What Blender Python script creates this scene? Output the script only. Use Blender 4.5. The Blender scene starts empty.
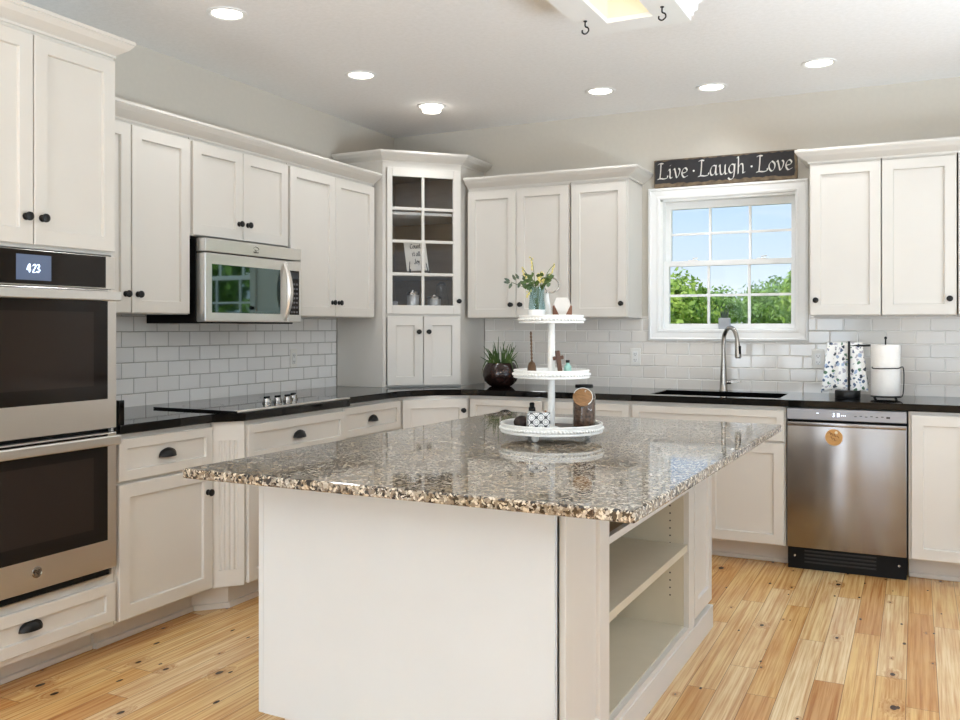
import bpy, bmesh, math, random
from mathutils import Vector, Matrix
random.seed(7)
PI = math.pi
scene = bpy.context.scene
COL = scene.collection

# ------------------------------------------------------------------ camera
cam_d = bpy.data.cameras.new('camera')
cam = bpy.data.objects.new('camera', cam_d)
COL.objects.link(cam)
cam.location = (3.5353, -5.7797, 1.3237)
cam.rotation_euler = (PI / 2, 0, 0.4534)
cam_d.sensor_width = 36.0
cam_d.lens = 894.18 / 960 * 36
cam_d.shift_y = (327.6 - 360) / 960
cam_d.clip_start = 0.05
cam_d.clip_end = 400
scene.camera = cam

# ------------------------------------------------------------------ view / world / sun / daylight
scene.view_settings.view_transform = 'Standard'
scene.view_settings.look = 'None'
scene.view_settings.exposure = 0.71
scene.view_settings.gamma = 1.0
scene.view_settings.use_curve_mapping = False
scene.cycles.use_denoising = True
scene.cycles.use_adaptive_sampling = False
scene.cycles.denoising_prefilter = 'ACCURATE'
scene.cycles.max_bounces = 10
scene.cycles.diffuse_bounces = 5
scene.cycles.glossy_bounces = 5
scene.cycles.transmission_bounces = 8
scene.cycles.transparent_max_bounces = 12
scene.cycles.sample_clamp_indirect = 6.0
scene.cycles.caustics_reflective = False
scene.cycles.caustics_refractive = False

world = bpy.data.worlds.new('sky')
scene.world = world
world.use_nodes = True
wn = world.node_tree
wn.nodes.clear()
w_out = wn.nodes.new('ShaderNodeOutputWorld')
w_bg = wn.nodes.new('ShaderNodeBackground')
w_tc = wn.nodes.new('ShaderNodeTexCoord')
w_sep = wn.nodes.new('ShaderNodeSeparateXYZ')
w_ramp = wn.nodes.new('ShaderNodeValToRGB')
w_ramp.color_ramp.elements[0].position = 0.0
w_ramp.color_ramp.elements[0].color = (0.86, 0.93, 1.0, 1)
w_ramp.color_ramp.elements[1].position = 0.6
w_ramp.color_ramp.elements[1].color = (0.20, 0.42, 0.85, 1)
e = w_ramp.color_ramp.elements.new(0.16)
e.color = (0.50, 0.72, 0.98, 1)
w_noise = wn.nodes.new('ShaderNodeTexNoise')
w_noise.inputs['Scale'].default_value = 3.2
w_noise.inputs['Detail'].default_value = 6
w_map = wn.nodes.new('ShaderNodeMapping')
w_map.inputs['Scale'].default_value = (1, 1, 4)
w_cr = wn.nodes.new('ShaderNodeValToRGB')
w_cr.color_ramp.elements[0].position = 0.50
w_cr.color_ramp.elements[0].color = (0, 0, 0, 1)
w_cr.color_ramp.elements[1].position = 0.68
w_cr.color_ramp.elements[1].color = (0.8, 0.8, 0.8, 1)
w_mix = wn.nodes.new('ShaderNodeMix')
w_mix.data_type = 'RGBA'
w_mix.inputs[7].default_value = (0.97, 0.985, 1.0, 1)
wl = wn.links.new
wl(w_tc.outputs['Generated'], w_sep.inputs[0])
wl(w_sep.outputs['Z'], w_ramp.inputs[0])
wl(w_tc.outputs['Generated'], w_map.inputs[0])
wl(w_map.outputs[0], w_noise.inputs['Vector'])
wl(w_noise.outputs['Fac'], w_cr.inputs[0])
wl(w_cr.outputs[0], w_mix.inputs[0])
wl(w_ramp.outputs[0], w_mix.inputs[6])
wl(w_mix.outputs[2], w_bg.inputs[0])
w_bg.inputs[1].default_value = 0.68
wl(w_bg.outputs[0], w_out.inputs[0])

sun_d = bpy.data.lights.new('sun', 'SUN')
sun_d.energy = 3.6
sun_d.angle = 0.01
sun_d.color = (1.0, 0.95, 0.86)
sun = bpy.data.objects.new('sun', sun_d)
COL.objects.link(sun)
sun.rotation_euler = Vector((0.22, 0.62, -1.0)).to_track_quat('-Z', 'Y').to_euler()


def area_light(name, loc, direction, sx, sy, power, color, spread=180):
    d = bpy.data.lights.new(name, 'AREA')
    d.shape = 'RECTANGLE'
    d.size, d.size_y = sx, sy
    d.energy = power
    d.color = color
    d.spread = math.radians(spread)
    o = bpy.data.objects.new(name, d)
    COL.objects.link(o)
    o.location = loc
    o.rotation_euler = Vector(direction).to_track_quat('-Z', 'Y').to_euler()
    return o


DAY = (0.74, 0.87, 1.0)
FILL = (0.745, 0.875, 1.0)
# sky light through each opening, and unseen upward lamps added outside to brighten the ceiling
for wx, wp in ((1.7, 52), (4.55, 12)):
    area_light('rear_daylight', (wx, -9.03, 1.45), (0, 1, -0.1), 1.9, 1.7, wp, DAY)
area_light('right_daylight', (5.63, -3.4, 1.4), (-1, 0, -0.1), 3.4, 1.9, 10, DAY)
area_light('right_ceiling_fill', (7.1, -3.4, 0.02), (0, 0, 1), 2.6, 5.0, 430, FILL)
area_light('rear_ceiling_fill', (2.2, -10.6, 0.02), (0, 0, 1), 6.0, 2.6, 1650, FILL)
CAN_POWER = 1.6
CAN_COLOR = (0.94, 0.97, 1.0)

# ------------------------------------------------------------------ materials


def lin(c):
    return tuple(((v / 255) / 12.92 if v / 255 <= 0.04045 else ((v / 255 + 0.055) / 1.055) ** 2.4) for v in c) + (1.0,)


class NT:
    def __init__(self, m):
        self.t = m.node_tree
        self.b = self.t.nodes['Principled BSDF']

    def n(self, kind, **kw):
        nd = self.t.nodes.new(kind)
        for k, v in kw.items():
            setattr(nd, k, v)
        return nd

    def l(self, a, b):
        self.t.links.new(a, b)

    def math(self, op, a, b=None, c=None):
        nd = self.n('ShaderNodeMath', operation=op)
        for i, v in enumerate((a, b, c)):
            if v is None:
                continue
            if isinstance(v, (int, float)):
                nd.inputs[i].default_value = v
            else:
                self.l(v, nd.inputs[i])
        return nd.outputs[0]

    def mix(self, fac, a, b, blend='MIX'):
        nd = self.n('ShaderNodeMix', data_type='RGBA', blend_type=blend)
        for i, v in ((0, fac), (6, a), (7, b)):
            if isinstance(v, (int, float, tuple)):
                nd.inputs[i].default_value = v
            else:
                self.l(v, nd.inputs[i])
        return nd.outputs[2]

    def ramp(self, fac, stops, interp='LINEAR'):
        nd = self.n('ShaderNodeValToRGB')
        cr = nd.color_ramp
        cr.interpolation = interp
        while len(cr.elements) < len(stops):
            cr.elements.new(0.5)
        for el, (p, c) in zip(cr.elements, stops):
            el.position = p
            el.color = c
        self.l(fac, nd.inputs[0])
        return nd.outputs[0]

    def noise(self, vec, scale, detail=3, rough=0.5, dist=0.0):
        nd = self.n('ShaderNodeTexNoise')
        nd.inputs['Scale'].default_value = scale
        nd.inputs['Detail'].default_value = detail
        nd.inputs['Roughness'].default_value = rough
        nd.inputs['Distortion'].default_value = dist
        self.l(vec, nd.inputs['Vector'])
        return nd.outputs['Fac']

    def obj(self):
        return self.n('ShaderNodeTexCoord').outputs['Object']

    def mapping(self, vec, loc=(0, 0, 0), rot=(0, 0, 0), scale=(1, 1, 1)):
        nd = self.n('ShaderNodeMapping')
        nd.inputs['Location'].default_value = loc
        nd.inputs['Rotation'].default_value = rot
        nd.inputs['Scale'].default_value = scale
        self.l(vec, nd.inputs[0])
        return nd.outputs[0]

    def bump(self, h, strength=0.1, dist=0.01):
        nd = self.n('ShaderNodeBump')
        nd.inputs['Strength'].default_value = strength
        nd.inputs['Distance'].default_value = dist
        self.l(h, nd.inputs['Height'])
        self.l(nd.outputs[0], self.b.inputs['Normal'])


def mat(name, rgb, rough=0.5, metal=0.0, var=0.04, scale=14.0, bump=0.0, stretch=(1, 1, 1), spec=0.5, **inp):
    m = bpy.data.materials.new(name)
    m.use_nodes = True
    t = NT(m)
    base = lin(rgb)
    vec = t.mapping(t.obj(), scale=stretch)
    f = t.noise(vec, scale, 4)
    lo = tuple(max(0, c * (1 - var)) for c in base[:3]) + (1,)
    hi = tuple(min(1, c * (1 + var)) for c in base[:3]) + (1,)
    t.l(t.ramp(f, [(0.3, lo), (0.7, hi)]), t.b.inputs['Base Color'])
    t.b.inputs['Roughness'].default_value = rough
    t.b.inputs['Metallic'].default_value = metal
    t.b.inputs['Specular IOR Level'].default_value = spec
    for k, v in inp.items():
        t.b.inputs[k.replace('_', ' ')].default_value = v
    if bump:
        t.bump(f, bump, 0.004)
    return m


M = {}
M['paint'] = mat('cabinet_paint', (214, 209, 201), 0.38, var=0.012, scale=5)
M['paint_daylit'] = mat('daylit_cabinet_paint', (205, 209, 211), 0.42, var=0.015, scale=4)  # cabinet paint with the cool daylight cast put into its colour
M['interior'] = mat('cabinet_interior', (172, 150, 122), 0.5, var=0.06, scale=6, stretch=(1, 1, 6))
M['trim'] = mat('white_trim', (238, 238, 236), 0.32, var=0.01)
M['wall'] = mat('wall_paint', (203, 197, 186), 0.85, var=0.015, scale=40, bump=0.05)
M['black'] = mat('black_metal', (18, 17, 16), 0.38, metal=0.0, var=0.1, scale=60, spec=0.35)
M['case'] = mat('black_case', (12, 12, 12), 0.5, var=0.1, spec=0.2)
M['plastic'] = mat('white_plastic', (236, 234, 228), 0.35, var=0.01)
M['dark_slot'] = mat('dark_slot', (40, 38, 36), 0.6)
M['chrome'] = mat('brushed_nickel', (168, 163, 156), 0.24, metal=1.0, var=0.03, scale=80)
M['white_metal'] = mat('white_enamel', (236, 235, 231), 0.45, var=0.03, scale=90)
M['dark_wood'] = mat('dark_tray_wood', (46, 32, 25), 0.45, var=0.25, scale=30, stretch=(1, 8, 1))


def steel(name, rgb, axis_stretch, rough=0.27, aniso=0.8):
    m = bpy.data.materials.new(name)
    m.use_nodes = True
    t = NT(m)
    vec = t.mapping(t.obj(), scale=axis_stretch)
    f = t.noise(vec, 30, 3)
    base = lin(rgb)
    t.l(t.ramp(f, [(0.25, tuple(c * 0.985 for c in base[:3]) + (1,)), (0.75, tuple(min(1, c * 1.015) for c in base[:3]) + (1,))]), t.b.inputs['Base Color'])
    t.b.inputs['Metallic'].default_value = 1.0
    t.b.inputs['Roughness'].default_value = rough
    t.b.inputs['Anisotropic'].default_value = aniso
    t.b.inputs['Anisotropic Rotation'].default_value = 0.25
    tg_ = t.n('ShaderNodeTangent', direction_type='RADIAL', axis='Z')
    t.l(tg_.outputs[0], t.b.inputs['Tangent'])
    return m


M['steel'] = steel('stainless_steel', (228, 224, 219), (0.6, 0.6, 40), 0.30, 0.6)
M['steel_dark'] = steel('dark_stainless_steel', (146, 142, 140), (0.6, 0.6, 40), 0.22)
M['steel_bright'] = steel('polished_steel', (232, 230, 227), (2, 2, 2), 0.28, 0.0)


def glassy(name, rgb, rough=0.04, ior=1.6, metal=0.0, spec=0.5):
    m = mat(name, rgb, rough, metal, var=0.05, scale=3)
    m.node_tree.nodes['Principled BSDF'].inputs['IOR'].default_value = ior
    m.node_tree.nodes['Principled BSDF'].inputs['Specular IOR Level'].default_value = spec
    return m


M['oven_glass'] = glassy('dark_oven_glass', (30, 25, 22), 0.05, 1.45, 0.0, 0.28)
M['oven_window'] = glassy('inner_oven_window', (44, 37, 33), 0.09, 1.45, 0.0, 0.28)
M['mw_glass'] = glassy('tinted_mirror_glass', (104, 122, 122), 0.03, 1.5, 1.0)
M['cooktop'] = glassy('black_ceramic_glass', (10, 10, 11), 0.03, 2.0)


def pane_mat(name, tint, refl):
    m = bpy.data.materials.new(name)
    m.use_nodes = True
    nt = m.node_tree
    out = nt.nodes['Material Output']
    nt.nodes.remove(nt.nodes['Principled BSDF'])
    tr = nt.nodes.new('ShaderNodeBsdfTransparent')
    gl = nt.nodes.new('ShaderNodeBsdfGlossy')
    gl.inputs['Roughness'].default_value = 0.02
    lw = nt.nodes.new('ShaderNodeLayerWeight')
    lw.inputs['Blend'].default_value = 0.5
    pw = nt.nodes.new('ShaderNodeMath')
    pw.operation = 'POWER'
    pw.inputs[1].default_value = 5.0
    nt.links.new(lw.outputs['Facing'], pw.inputs[0])
    f0 = ((refl - 1) / (refl + 1)) ** 2
    fr = nt.nodes.new('ShaderNodeMath')
    fr.operation = 'MULTIPLY_ADD'
    fr.inputs[1].default_value = 1 - f0
    fr.inputs[2].default_value = f0
    nt.links.new(pw.outputs[0], fr.inputs[0])
    no = nt.nodes.new('ShaderNodeTexNoise')
    no.inputs['Scale'].default_value = 1.5
    rp = nt.nodes.new('ShaderNodeValToRGB')
    rp.color_ramp.elements[0].color = tuple(c * 0.98 for c in tint) + (1,)
    rp.color_ramp.elements[1].color = tint + (1,)
    nt.links.new(no.outputs['Fac'], rp.inputs[0])
    nt.links.new(rp.outputs[0], tr.inputs[0])
    mx = nt.nodes.new('ShaderNodeMixShader')
    nt.links.new(fr.outputs[0], mx.inputs[0])
    nt.links.new(tr.outputs[0], mx.inputs[1])
    nt.links.new(gl.outputs[0], mx.inputs[2])
    nt.links.new(mx.outputs[0], out.inputs[0])
    return m


M['pane'] = pane_mat('window_glass', (0.98, 0.99, 1.0), 1.12)
M['cab_pane'] = pane_mat('cabinet_glass', (0.93, 0.93, 0.93), 1.30)
M['clear_glass'] = pane_mat('clear_glass', (0.97, 0.98, 0.98), 1.35)
M['teal_glass'] = pane_mat('teal_glass', (0.80, 0.89, 0.90), 1.4)
M['mint_glass'] = pane_mat('mint_glass', (0.50, 0.80, 0.74), 1.5)


def emit(name, rgb, strength):
    m = bpy.data.materials.new(name)
    m.use_nodes = True
    t = NT(m)
    f = t.noise(t.obj(), 6, 2)
    c = lin(rgb)
    t.l(t.ramp(f, [(0.2, tuple(v * 0.96 for v in c[:3]) + (1,)), (0.8, c)]), t.b.inputs['Emission Color'])
    t.b.inputs['Base Color'].default_value = c
    t.b.inputs['Emission Strength'].default_value = strength
    return m


M['lamp'] = emit('lamp_diffuser', (255, 248, 236), 5.0)
M['display'] = emit('lit_display_screen', (84, 96, 120), 0.22)
M['digits'] = emit('lit_digits', (226, 236, 250), 1.0)


def ceiling_mat():
    m = bpy.data.materials.new('ceiling_paint')
    m.use_nodes = True
    t = NT(m)
    v = t.obj()
    f = t.noise(v, 45, 5, 0.65)
    t.l(t.ramp(f, [(0.3, lin((236, 235, 233))), (0.7, lin((244, 243, 242)))]), t.b.inputs['Base Color'])
    t.b.inputs['Roughness'].default_value = 0.9
    t.bump(t.ramp(f, [(0.45, (0, 0, 0, 1)), (0.6, (1, 1, 1, 1))]), 0.12, 0.004)
    return m


M['ceiling'] = ceiling_mat()


def tile_mat(name, along, phase_a, z0, tones, joint):
    """glazed 3x6 running-bond tile; along = 'X' or 'Y' world axis, z0 = a row joint height"""
    TW, TH = 0.1540, 0.0779
    m = bpy.data.materials.new(name)
    m.use_nodes = True
    t = NT(m)
    sep = t.n('ShaderNodeSeparateXYZ')
    t.l(t.obj(), sep.inputs[0])
    a = t.math('ADD', sep.outputs[along], -phase_a + TW * 40)
    z = t.math('ADD', sep.outputs['Z'], -z0 + TH * 41)
    rz = t.math('DIVIDE', z, TH)
    row = t.math('FLOOR', rz)
    fz = t.math('FRACT', rz)
    odd = t.math('MODULO', row, 2.0)
    ra = t.math('ADD', t.math('DIVIDE', a, TW), t.math('MULTIPLY', odd, 0.5))
    colm = t.math('FLOOR', ra)
    fa = t.math('FRACT', ra)
    ea = t.math('MULTIPLY', t.math('MINIMUM', fa, t.math('SUBTRACT', 1.0, fa)), TW)
    ez = t.math('MULTIPLY', t.math('MINIMUM', fz, t.math('SUBTRACT', 1.0, fz)), TH)
    ed = t.math('MINIMUM', ea, ez)
    grout = t.math('LESS_THAN', ed, 0.0017)
    comb = t.n('ShaderNodeCombineXYZ')
    t.l(colm, comb.inputs[0])
    t.l(row, comb.inputs[1])
    wn_ = t.n('ShaderNodeTexWhiteNoise', noise_dimensions='2D')
    t.l(comb.outputs[0], wn_.inputs['Vector'])
    tone = t.ramp(wn_.outputs['Value'], [(0.0, lin(tones[0])), (1.0, lin(tones[1]))])
    t.l(t.mix(grout, tone, lin(joint)), t.b.inputs['Base Color'])
    rough = t.math('MULTIPLY_ADD', grout, 0.6, 0.09)
    t.l(rough, t.b.inputs['Roughness'])
    h = t.n('ShaderNodeMapRange', interpolation_type='SMOOTHSTEP')
    h.inputs['From Min'].default_value = 0.0008
    h.inputs['From Max'].default_value = 0.006
    t.l(ed, h.inputs['Value'])
    tilt = t.math('MULTIPLY', t.noise(t.obj(), 9, 1), 0.25)
    t.bump(t.math('ADD', h.outputs[0], tilt), 0.8, 0.003)
    return m


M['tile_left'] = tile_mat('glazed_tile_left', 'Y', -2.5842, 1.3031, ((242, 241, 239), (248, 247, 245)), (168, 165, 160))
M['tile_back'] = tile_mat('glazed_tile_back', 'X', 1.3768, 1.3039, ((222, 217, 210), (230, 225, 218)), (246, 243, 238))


def granite_mat():
    m = bpy.data.materials.new('tan_granite')
    m.use_nodes = True
    t = NT(m)
    v = t.obj()
    warp = t.n('ShaderNodeTexNoise')
    warp.inputs['Scale'].default_value = 60
    warp.inputs['Detail'].default_value = 2
    t.l(v, warp.inputs['Vector'])
    vm = t.n('ShaderNodeVectorMath', operation='MULTIPLY_ADD')
    t.l(warp.outputs['Color'], vm.inputs[0])
    vm.inputs[1].default_value = (0.02, 0.02, 0.02)
    t.l(v, vm.inputs[2])

    def cells(scale):
        vo = t.n('ShaderNodeTexVoronoi')
        vo.inputs['Scale'].default_value = scale
        t.l(vm.outputs[0], vo.inputs['Vector'])
        s = t.n('ShaderNodeSeparateColor')
        t.l(vo.outputs['Color'], s.inputs[0])
        return s.outputs[0]
    c1 = cells(140)
    c2 = cells(105)
    big = t.noise(v, 2.2, 4, 0.6)
    mid = t.noise(v, 16, 3, 0.6)
    base = t.ramp(c1, [(0.0, lin((136, 127, 116))), (0.20, lin((160, 155, 147))), (0.44, lin((186, 185, 182))),
                       (0.58, lin((138, 132, 127))), (0.72, lin((98, 88, 80))), (0.85, lin((46, 42, 41)))], 'CONSTANT')
    specks = t.ramp(c2, [(0.0, (0, 0, 0, 1)), (0.84, (1, 1, 1, 1))], 'CONSTANT')
    col = t.mix(specks, base, lin((44, 40, 39)))
    light = t.ramp(cells(155), [(0.0, (0, 0, 0, 1)), (0.84, (1, 1, 1, 1))], 'CONSTANT')
    col = t.mix(light, col, lin((218, 214, 206)))
    tint = t.ramp(mid, [(0.35, lin((236, 224, 206))), (0.65, lin((250, 250, 252)))])
    col = t.mix(0.8, col, tint, 'MULTIPLY')
    tint2 = t.ramp(big, [(0.4, lin((238, 226, 206))), (0.62, lin((255, 252, 246)))])
    col = t.mix(0.8, col, tint2, 'MULTIPLY')
    t.l(col, t.b.inputs['Base Color'])
    t.b.inputs['Roughness'].default_value = 0.05
    t.b.inputs['IOR'].default_value = 1.6
    return m


M['granite'] = granite_mat()


def black_granite():
    m = bpy.data.materials.new('black_granite')
    m.use_nodes = True
    t = NT(m)
    v = t.obj()
    f = t.noise(v, 260, 3, 0.7)
    t.l(t.ramp(f, [(0.5, lin((7, 7, 7))), (0.72, lin((28, 26, 25)))]), t.b.inputs['Base Color'])
    t.b.inputs['Roughness'].default_value = 0.05
    t.b.inputs['Specular IOR Level'].default_value = 0.32
    t.b.inputs['IOR'].default_value = 1.5
    return m


M['counter'] = black_granite()


def floor_mat():
    m = bpy.data.materials.new('knotty_pine_planks')
    m.use_nodes = True
    t = NT(m)
    v = t.obj()
    sep = t.n('ShaderNodeSeparateXYZ')
    t.l(v, sep.inputs[0])
    X, Y = sep.outputs['X'], sep.outputs['Y']
    u = t.math('DIVIDE', t.math('ADD', X, 20.0), 0.104)
    pid = t.math('FLOOR', u)
    fu = t.math('FRACT', u)
    w1 = t.n('ShaderNodeTexWhiteNoise', noise_dimensions='1D')
    t.l(pid, w1.inputs['W'])
    vv = t.math('ADD', t.math('DIVIDE', t.math('ADD', Y, 20.0), 1.15), t.math('MULTIPLY', w1.outputs['Value'], 9.0))
    bid = t.math('FLOOR', vv)
    fv = t.math('FRACT', vv)
    cb = t.n('ShaderNodeCombineXYZ')
    t.l(pid, cb.inputs[0])
    t.l(bid, cb.inputs[1])
    w2 = t.n('ShaderNodeTexWhiteNoise', noise_dimensions='2D')
    t.l(cb.outputs[0], w2.inputs['Vector'])
    r2 = w2.outputs['Value']
    sc = t.n('ShaderNodeSeparateColor')
    t.l(w2.outputs['Color'], sc.inputs[0])
    # knots
    kv = t.n('ShaderNodeCombineXYZ')
    t.l(t.math('MULTIPLY', X, 4.6), kv.inputs[0])
    t.l(t.math('MULTIPLY', Y, 2.6), kv.inputs[1])
    vo = t.n('ShaderNodeTexVoronoi', voronoi_dimensions='2D')
    vo.inputs['Scale'].default_value = 1.0
    t.l(kv.outputs[0], vo.inputs['Vector'])
    ks = t.n('ShaderNodeSeparateColor')
    t.l(vo.outputs['Color'], ks.inputs[0])
    size = t.math('MULTIPLY_ADD', t.math('POWER', ks.outputs[1], 2.0), 0.050, 0.014)
    wob = t.math('MULTIPLY_ADD', t.noise(v, 40, 2), 0.5, 0.75)
    rel = t.math('MULTIPLY', t.math('DIVIDE', vo.outputs['Distance'], size), wob)
    keep = t.math('GREATER_THAN', ks.outputs[0], 0.18)
    core = t.math('MULTIPLY', keep, t.math('LESS_THAN', rel, 1.0))
    halo_n = t.n('ShaderNodeMapRange')
    halo_n.inputs['From Min'].default_value = 1.0
    halo_n.inputs['From Max'].default_value = 4.5
    halo_n.inputs['To Min'].default_value = 1.0
    halo_n.inputs['To Max'].default_value = 0.0
    t.l(rel, halo_n.inputs['Value'])
    halo = t.math('MULTIPLY', halo_n.outputs[0], keep)
    vo2 = t.n('ShaderNodeTexVoronoi', voronoi_dimensions='2D')
    vo2.inputs['Scale'].default_value = 1.0
    kv2 = t.n('ShaderNodeCombineXYZ')
    t.l(t.math('MULTIPLY_ADD', X, 6.5, 3.3), kv2.inputs[0])
    t.l(t.math('MULTIPLY_ADD', Y, 2.9, 7.7), kv2.inputs[1])
    t.l(kv2.outputs[0], vo2.inputs['Vector'])
    k2 = t.n('ShaderNodeSeparateColor')
    t.l(vo2.outputs['Color'], k2.inputs[0])
    pin = t.math('MULTIPLY', t.math('GREATER_THAN', k2.outputs[0], 0.55), t.math('LESS_THAN', t.math('MULTIPLY', vo2.outputs['Distance'], wob), t.math('MULTIPLY_ADD', k2.outputs[1], 0.034, 0.012)))
    core = t.math('MAXIMUM', core, pin)
    # grain : rings along the plank, bending round the knots
    off = t.n('ShaderNodeCombineXYZ')
    t.l(t.math('MULTIPLY_ADD', X, 20.0, t.math('MULTIPLY', sc.outputs[0], 40.0)), off.inputs[0])
    t.l(t.math('MULTIPLY_ADD', Y, 0.42, t.math('MULTIPLY', sc.outputs[1], 40.0)), off.inputs[1])
    t.l(t.math('MULTIPLY', halo, 0.8), off.inputs[2])
    broad = t.noise(off.outputs[0], 0.7, 2, 0.5, 0.3)
    ringv = t.math('FRACT', t.math('MULTIPLY', broad, 9.0))
    ring = t.math('ABSOLUTE', t.math('MULTIPLY_ADD', ringv, 2.0, -1.0))
    fine = t.noise(off.outputs[0], 4.0, 5, 0.65)
    base = t.ramp(r2, [(0.0, lin((196, 146, 100))), (0.10, lin((218, 172, 110))), (0.40, lin((232, 194, 130))), (0.70, lin((238, 208, 150))), (1.0, lin((244, 222, 178)))])
    dark = t.mix(1.0, base, lin((206, 170, 130)), 'MULTIPLY')
    g = t.math('MULTIPLY', t.math('POWER', ring, 2.5), 0.42)
    col = t.mix(g, base, dark)
    streak = t.ramp(fine, [(0.38, lin((206, 168, 134))), (0.58, lin((255, 255, 255)))])
    col = t.mix(0.75, col, streak, 'MULTIPLY')
    cloud = t.ramp(t.noise(v, 1.7, 3), [(0.35, lin((236, 220, 204))), (0.65, lin((255, 255, 255)))])
    col = t.mix(0.8, col, cloud, 'MULTIPLY')
    col = t.mix(t.math('MULTIPLY', halo, 0.42), col, lin((146, 86, 42)))
    col = t.mix(core, col, lin((58, 34, 20)))
    eu = t.math('MULTIPLY', t.math('MINIMUM', fu, t.math('SUBTRACT', 1.0, fu)), 0.104)
    ev = t.math('MULTIPLY', t.math('MINIMUM', fv, t.math('SUBTRACT', 1.0, fv)), 1.15)
    gap = t.math('LESS_THAN', t.math('MINIMUM', eu, ev), 0.0012)
    col = t.mix(t.math('MULTIPLY', gap, 0.75), col, lin((92, 58, 32)))
    t.l(col, t.b.inputs['Base Color'])
    t.l(t.math('MULTIPLY_ADD', fine, 0.14, 0.17), t.b.inputs['Roughness'])
    hgt = t.math('SUBTRACT', t.math('MULTIPLY', fine, 0.3), gap)
    t.bump(hgt, 0.22, 0.0015)
    return m


M['floor'] = floor_mat()
M['bean'] = mat('coffee_beans', (104, 78, 62), 0.5, var=0.75, scale=90, bump=0.6)
M['bronze'] = mat('aged_bronze', (104, 78, 56), 0.42, metal=0.7, var=0.3, scale=30)
M['bowl'] = mat('dark_glazed_clay', (42, 26, 22), 0.18, var=0.35, scale=18)
M['soil'] = mat('potting_soil', (48, 36, 28), 0.9, var=0.4, scale=60, bump=0.5)
M['blade'] = mat('green_blades', (74, 98, 46), 0.45, var=0.35, scale=12)
M['leaf_dark'] = mat('eucalyptus_leaf', (70, 84, 66), 0.5, var=0.25, scale=30)
M['leaf_green'] = mat('fresh_leaf', (74, 96, 44), 0.5, var=0.35, scale=30)
M['yellow'] = mat('yellow_petals', (216, 200, 120), 0.6, var=0.2, scale=60)
M['brown_wood'] = mat('brown_wood', (116, 72, 48), 0.5, var=0.25, scale=14, stretch=(1, 1, 8))
M['cross_wood'] = mat('dark_brown_wood', (84, 54, 38), 0.55, var=0.3, scale=14, stretch=(8, 8, 1))
M['tag_wood'] = mat('wicker_tag', (140, 100, 60), 0.6, var=0.3, scale=40, stretch=(1, 1, 6), bump=0.3)
M['magnet'] = mat('light_wood_disc', (196, 148, 88), 0.5, var=0.15, scale=22, stretch=(1, 1, 6))
M['ceramic'] = mat('white_ceramic', (238, 238, 236), 0.22, var=0.02)
M['sign_black'] = mat('worn_black_paint', (38, 36, 38), 0.7, var=0.25, scale=24)
M['sign_wood'] = mat('distressed_board', (112, 96, 76), 0.8, var=0.45, scale=26, bump=0.4)
M['letter'] = mat('white_lettering', (236, 234, 226), 0.6, var=0.03, scale=60)
M['ink'] = mat('black_ink', (44, 42, 42), 0.7)
M['paper'] = mat('paper_towel', (240, 236, 230), 0.9, var=0.02, scale=60, bump=0.15)
M['card'] = mat('white_card', (236, 230, 220), 0.7, var=0.02)
M['sink'] = mat('black_composite', (14, 14, 15), 0.35, var=0.3, scale=150)
M['silver'] = mat('silver_tin', (206, 205, 203), 0.32, metal=0.55, var=0.06, scale=30)
M['shelf_cream'] = mat('cream_shelf_paint', (204, 194, 172), 0.5, var=0.02)
M['toe'] = mat('toe_kick_paint', (214, 206, 196), 0.5, var=0.02)
M['bark'] = mat('bark', (92, 76, 60), 0.9, var=0.3, scale=8, bump=0.5)
M['grass'] = mat('lawn', (92, 118, 58), 0.95, var=0.3, scale=2)


def leaf_tree_mat(name, a, b):
    m = bpy.data.materials.new(name)
    m.use_nodes = True
    t = NT(m)
    f = t.noise(t.obj(), 1.3, 4, 0.7)
    t.l(t.ramp(f, [(0.3, lin(a)), (0.7, lin(b))]), t.b.inputs['Base Color'])
    t.b.inputs['Roughness'].default_value = 0.5
    tl = t.n('ShaderNodeBsdfTranslucent')
    t.l(t.ramp(f, [(0.3, lin(a)), (0.7, lin(b))]), tl.inputs[0])
    mx = t.n('ShaderNodeMixShader')
    mx.inputs[0].default_value = 0.35
    t.l(t.b.outputs[0], mx.inputs[1])
    t.l(tl.outputs[0], mx.inputs[2])
    t.l(mx.outputs[0], t.t.nodes['Material Output'].inputs[0])
    return m


M['foliage_a'] = leaf_tree_mat('tree_leaves_bright', (96, 136, 50), (186, 210, 100))
M['foliage_b'] = leaf_tree_mat('tree_leaves_deep', (76, 118, 52), (158, 190, 94))


def pattern_box_mat():
    m = bpy.data.materials.new('moroccan_pattern_ceramic')
    m.use_nodes = True
    t = NT(m)
    sep = t.n('ShaderNodeSeparateXYZ')
    t.l(t.obj(), sep.inputs[0])
    a = t.math('ADD', sep.outputs['X'], sep.outputs['Y'])
    k = 2 * PI / 0.034
    ca = t.math('COSINE', t.math('MULTIPLY', a, k))
    cz = t.math('COSINE', t.math('MULTIPLY', sep.outputs['Z'], k))
    s = t.math('ABSOLUTE', t.math('ADD', ca, cz))
    s2 = t.math('ABSOLUTE', t.math('SUBTRACT', t.math('ABSOLUTE', t.math('MULTIPLY', ca, cz)), 0.45))
    d = t.math('MAXIMUM', t.math('LESS_THAN', s, 0.30), t.math('LESS_THAN', s2, 0.10))
    t.l(t.mix(d, lin((232, 232, 230)), lin((58, 58, 62))), t.b.inputs['Base Color'])
    t.b.inputs['Roughness'].default_value = 0.3
    return m


M['pattern'] = pattern_box_mat()


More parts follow.
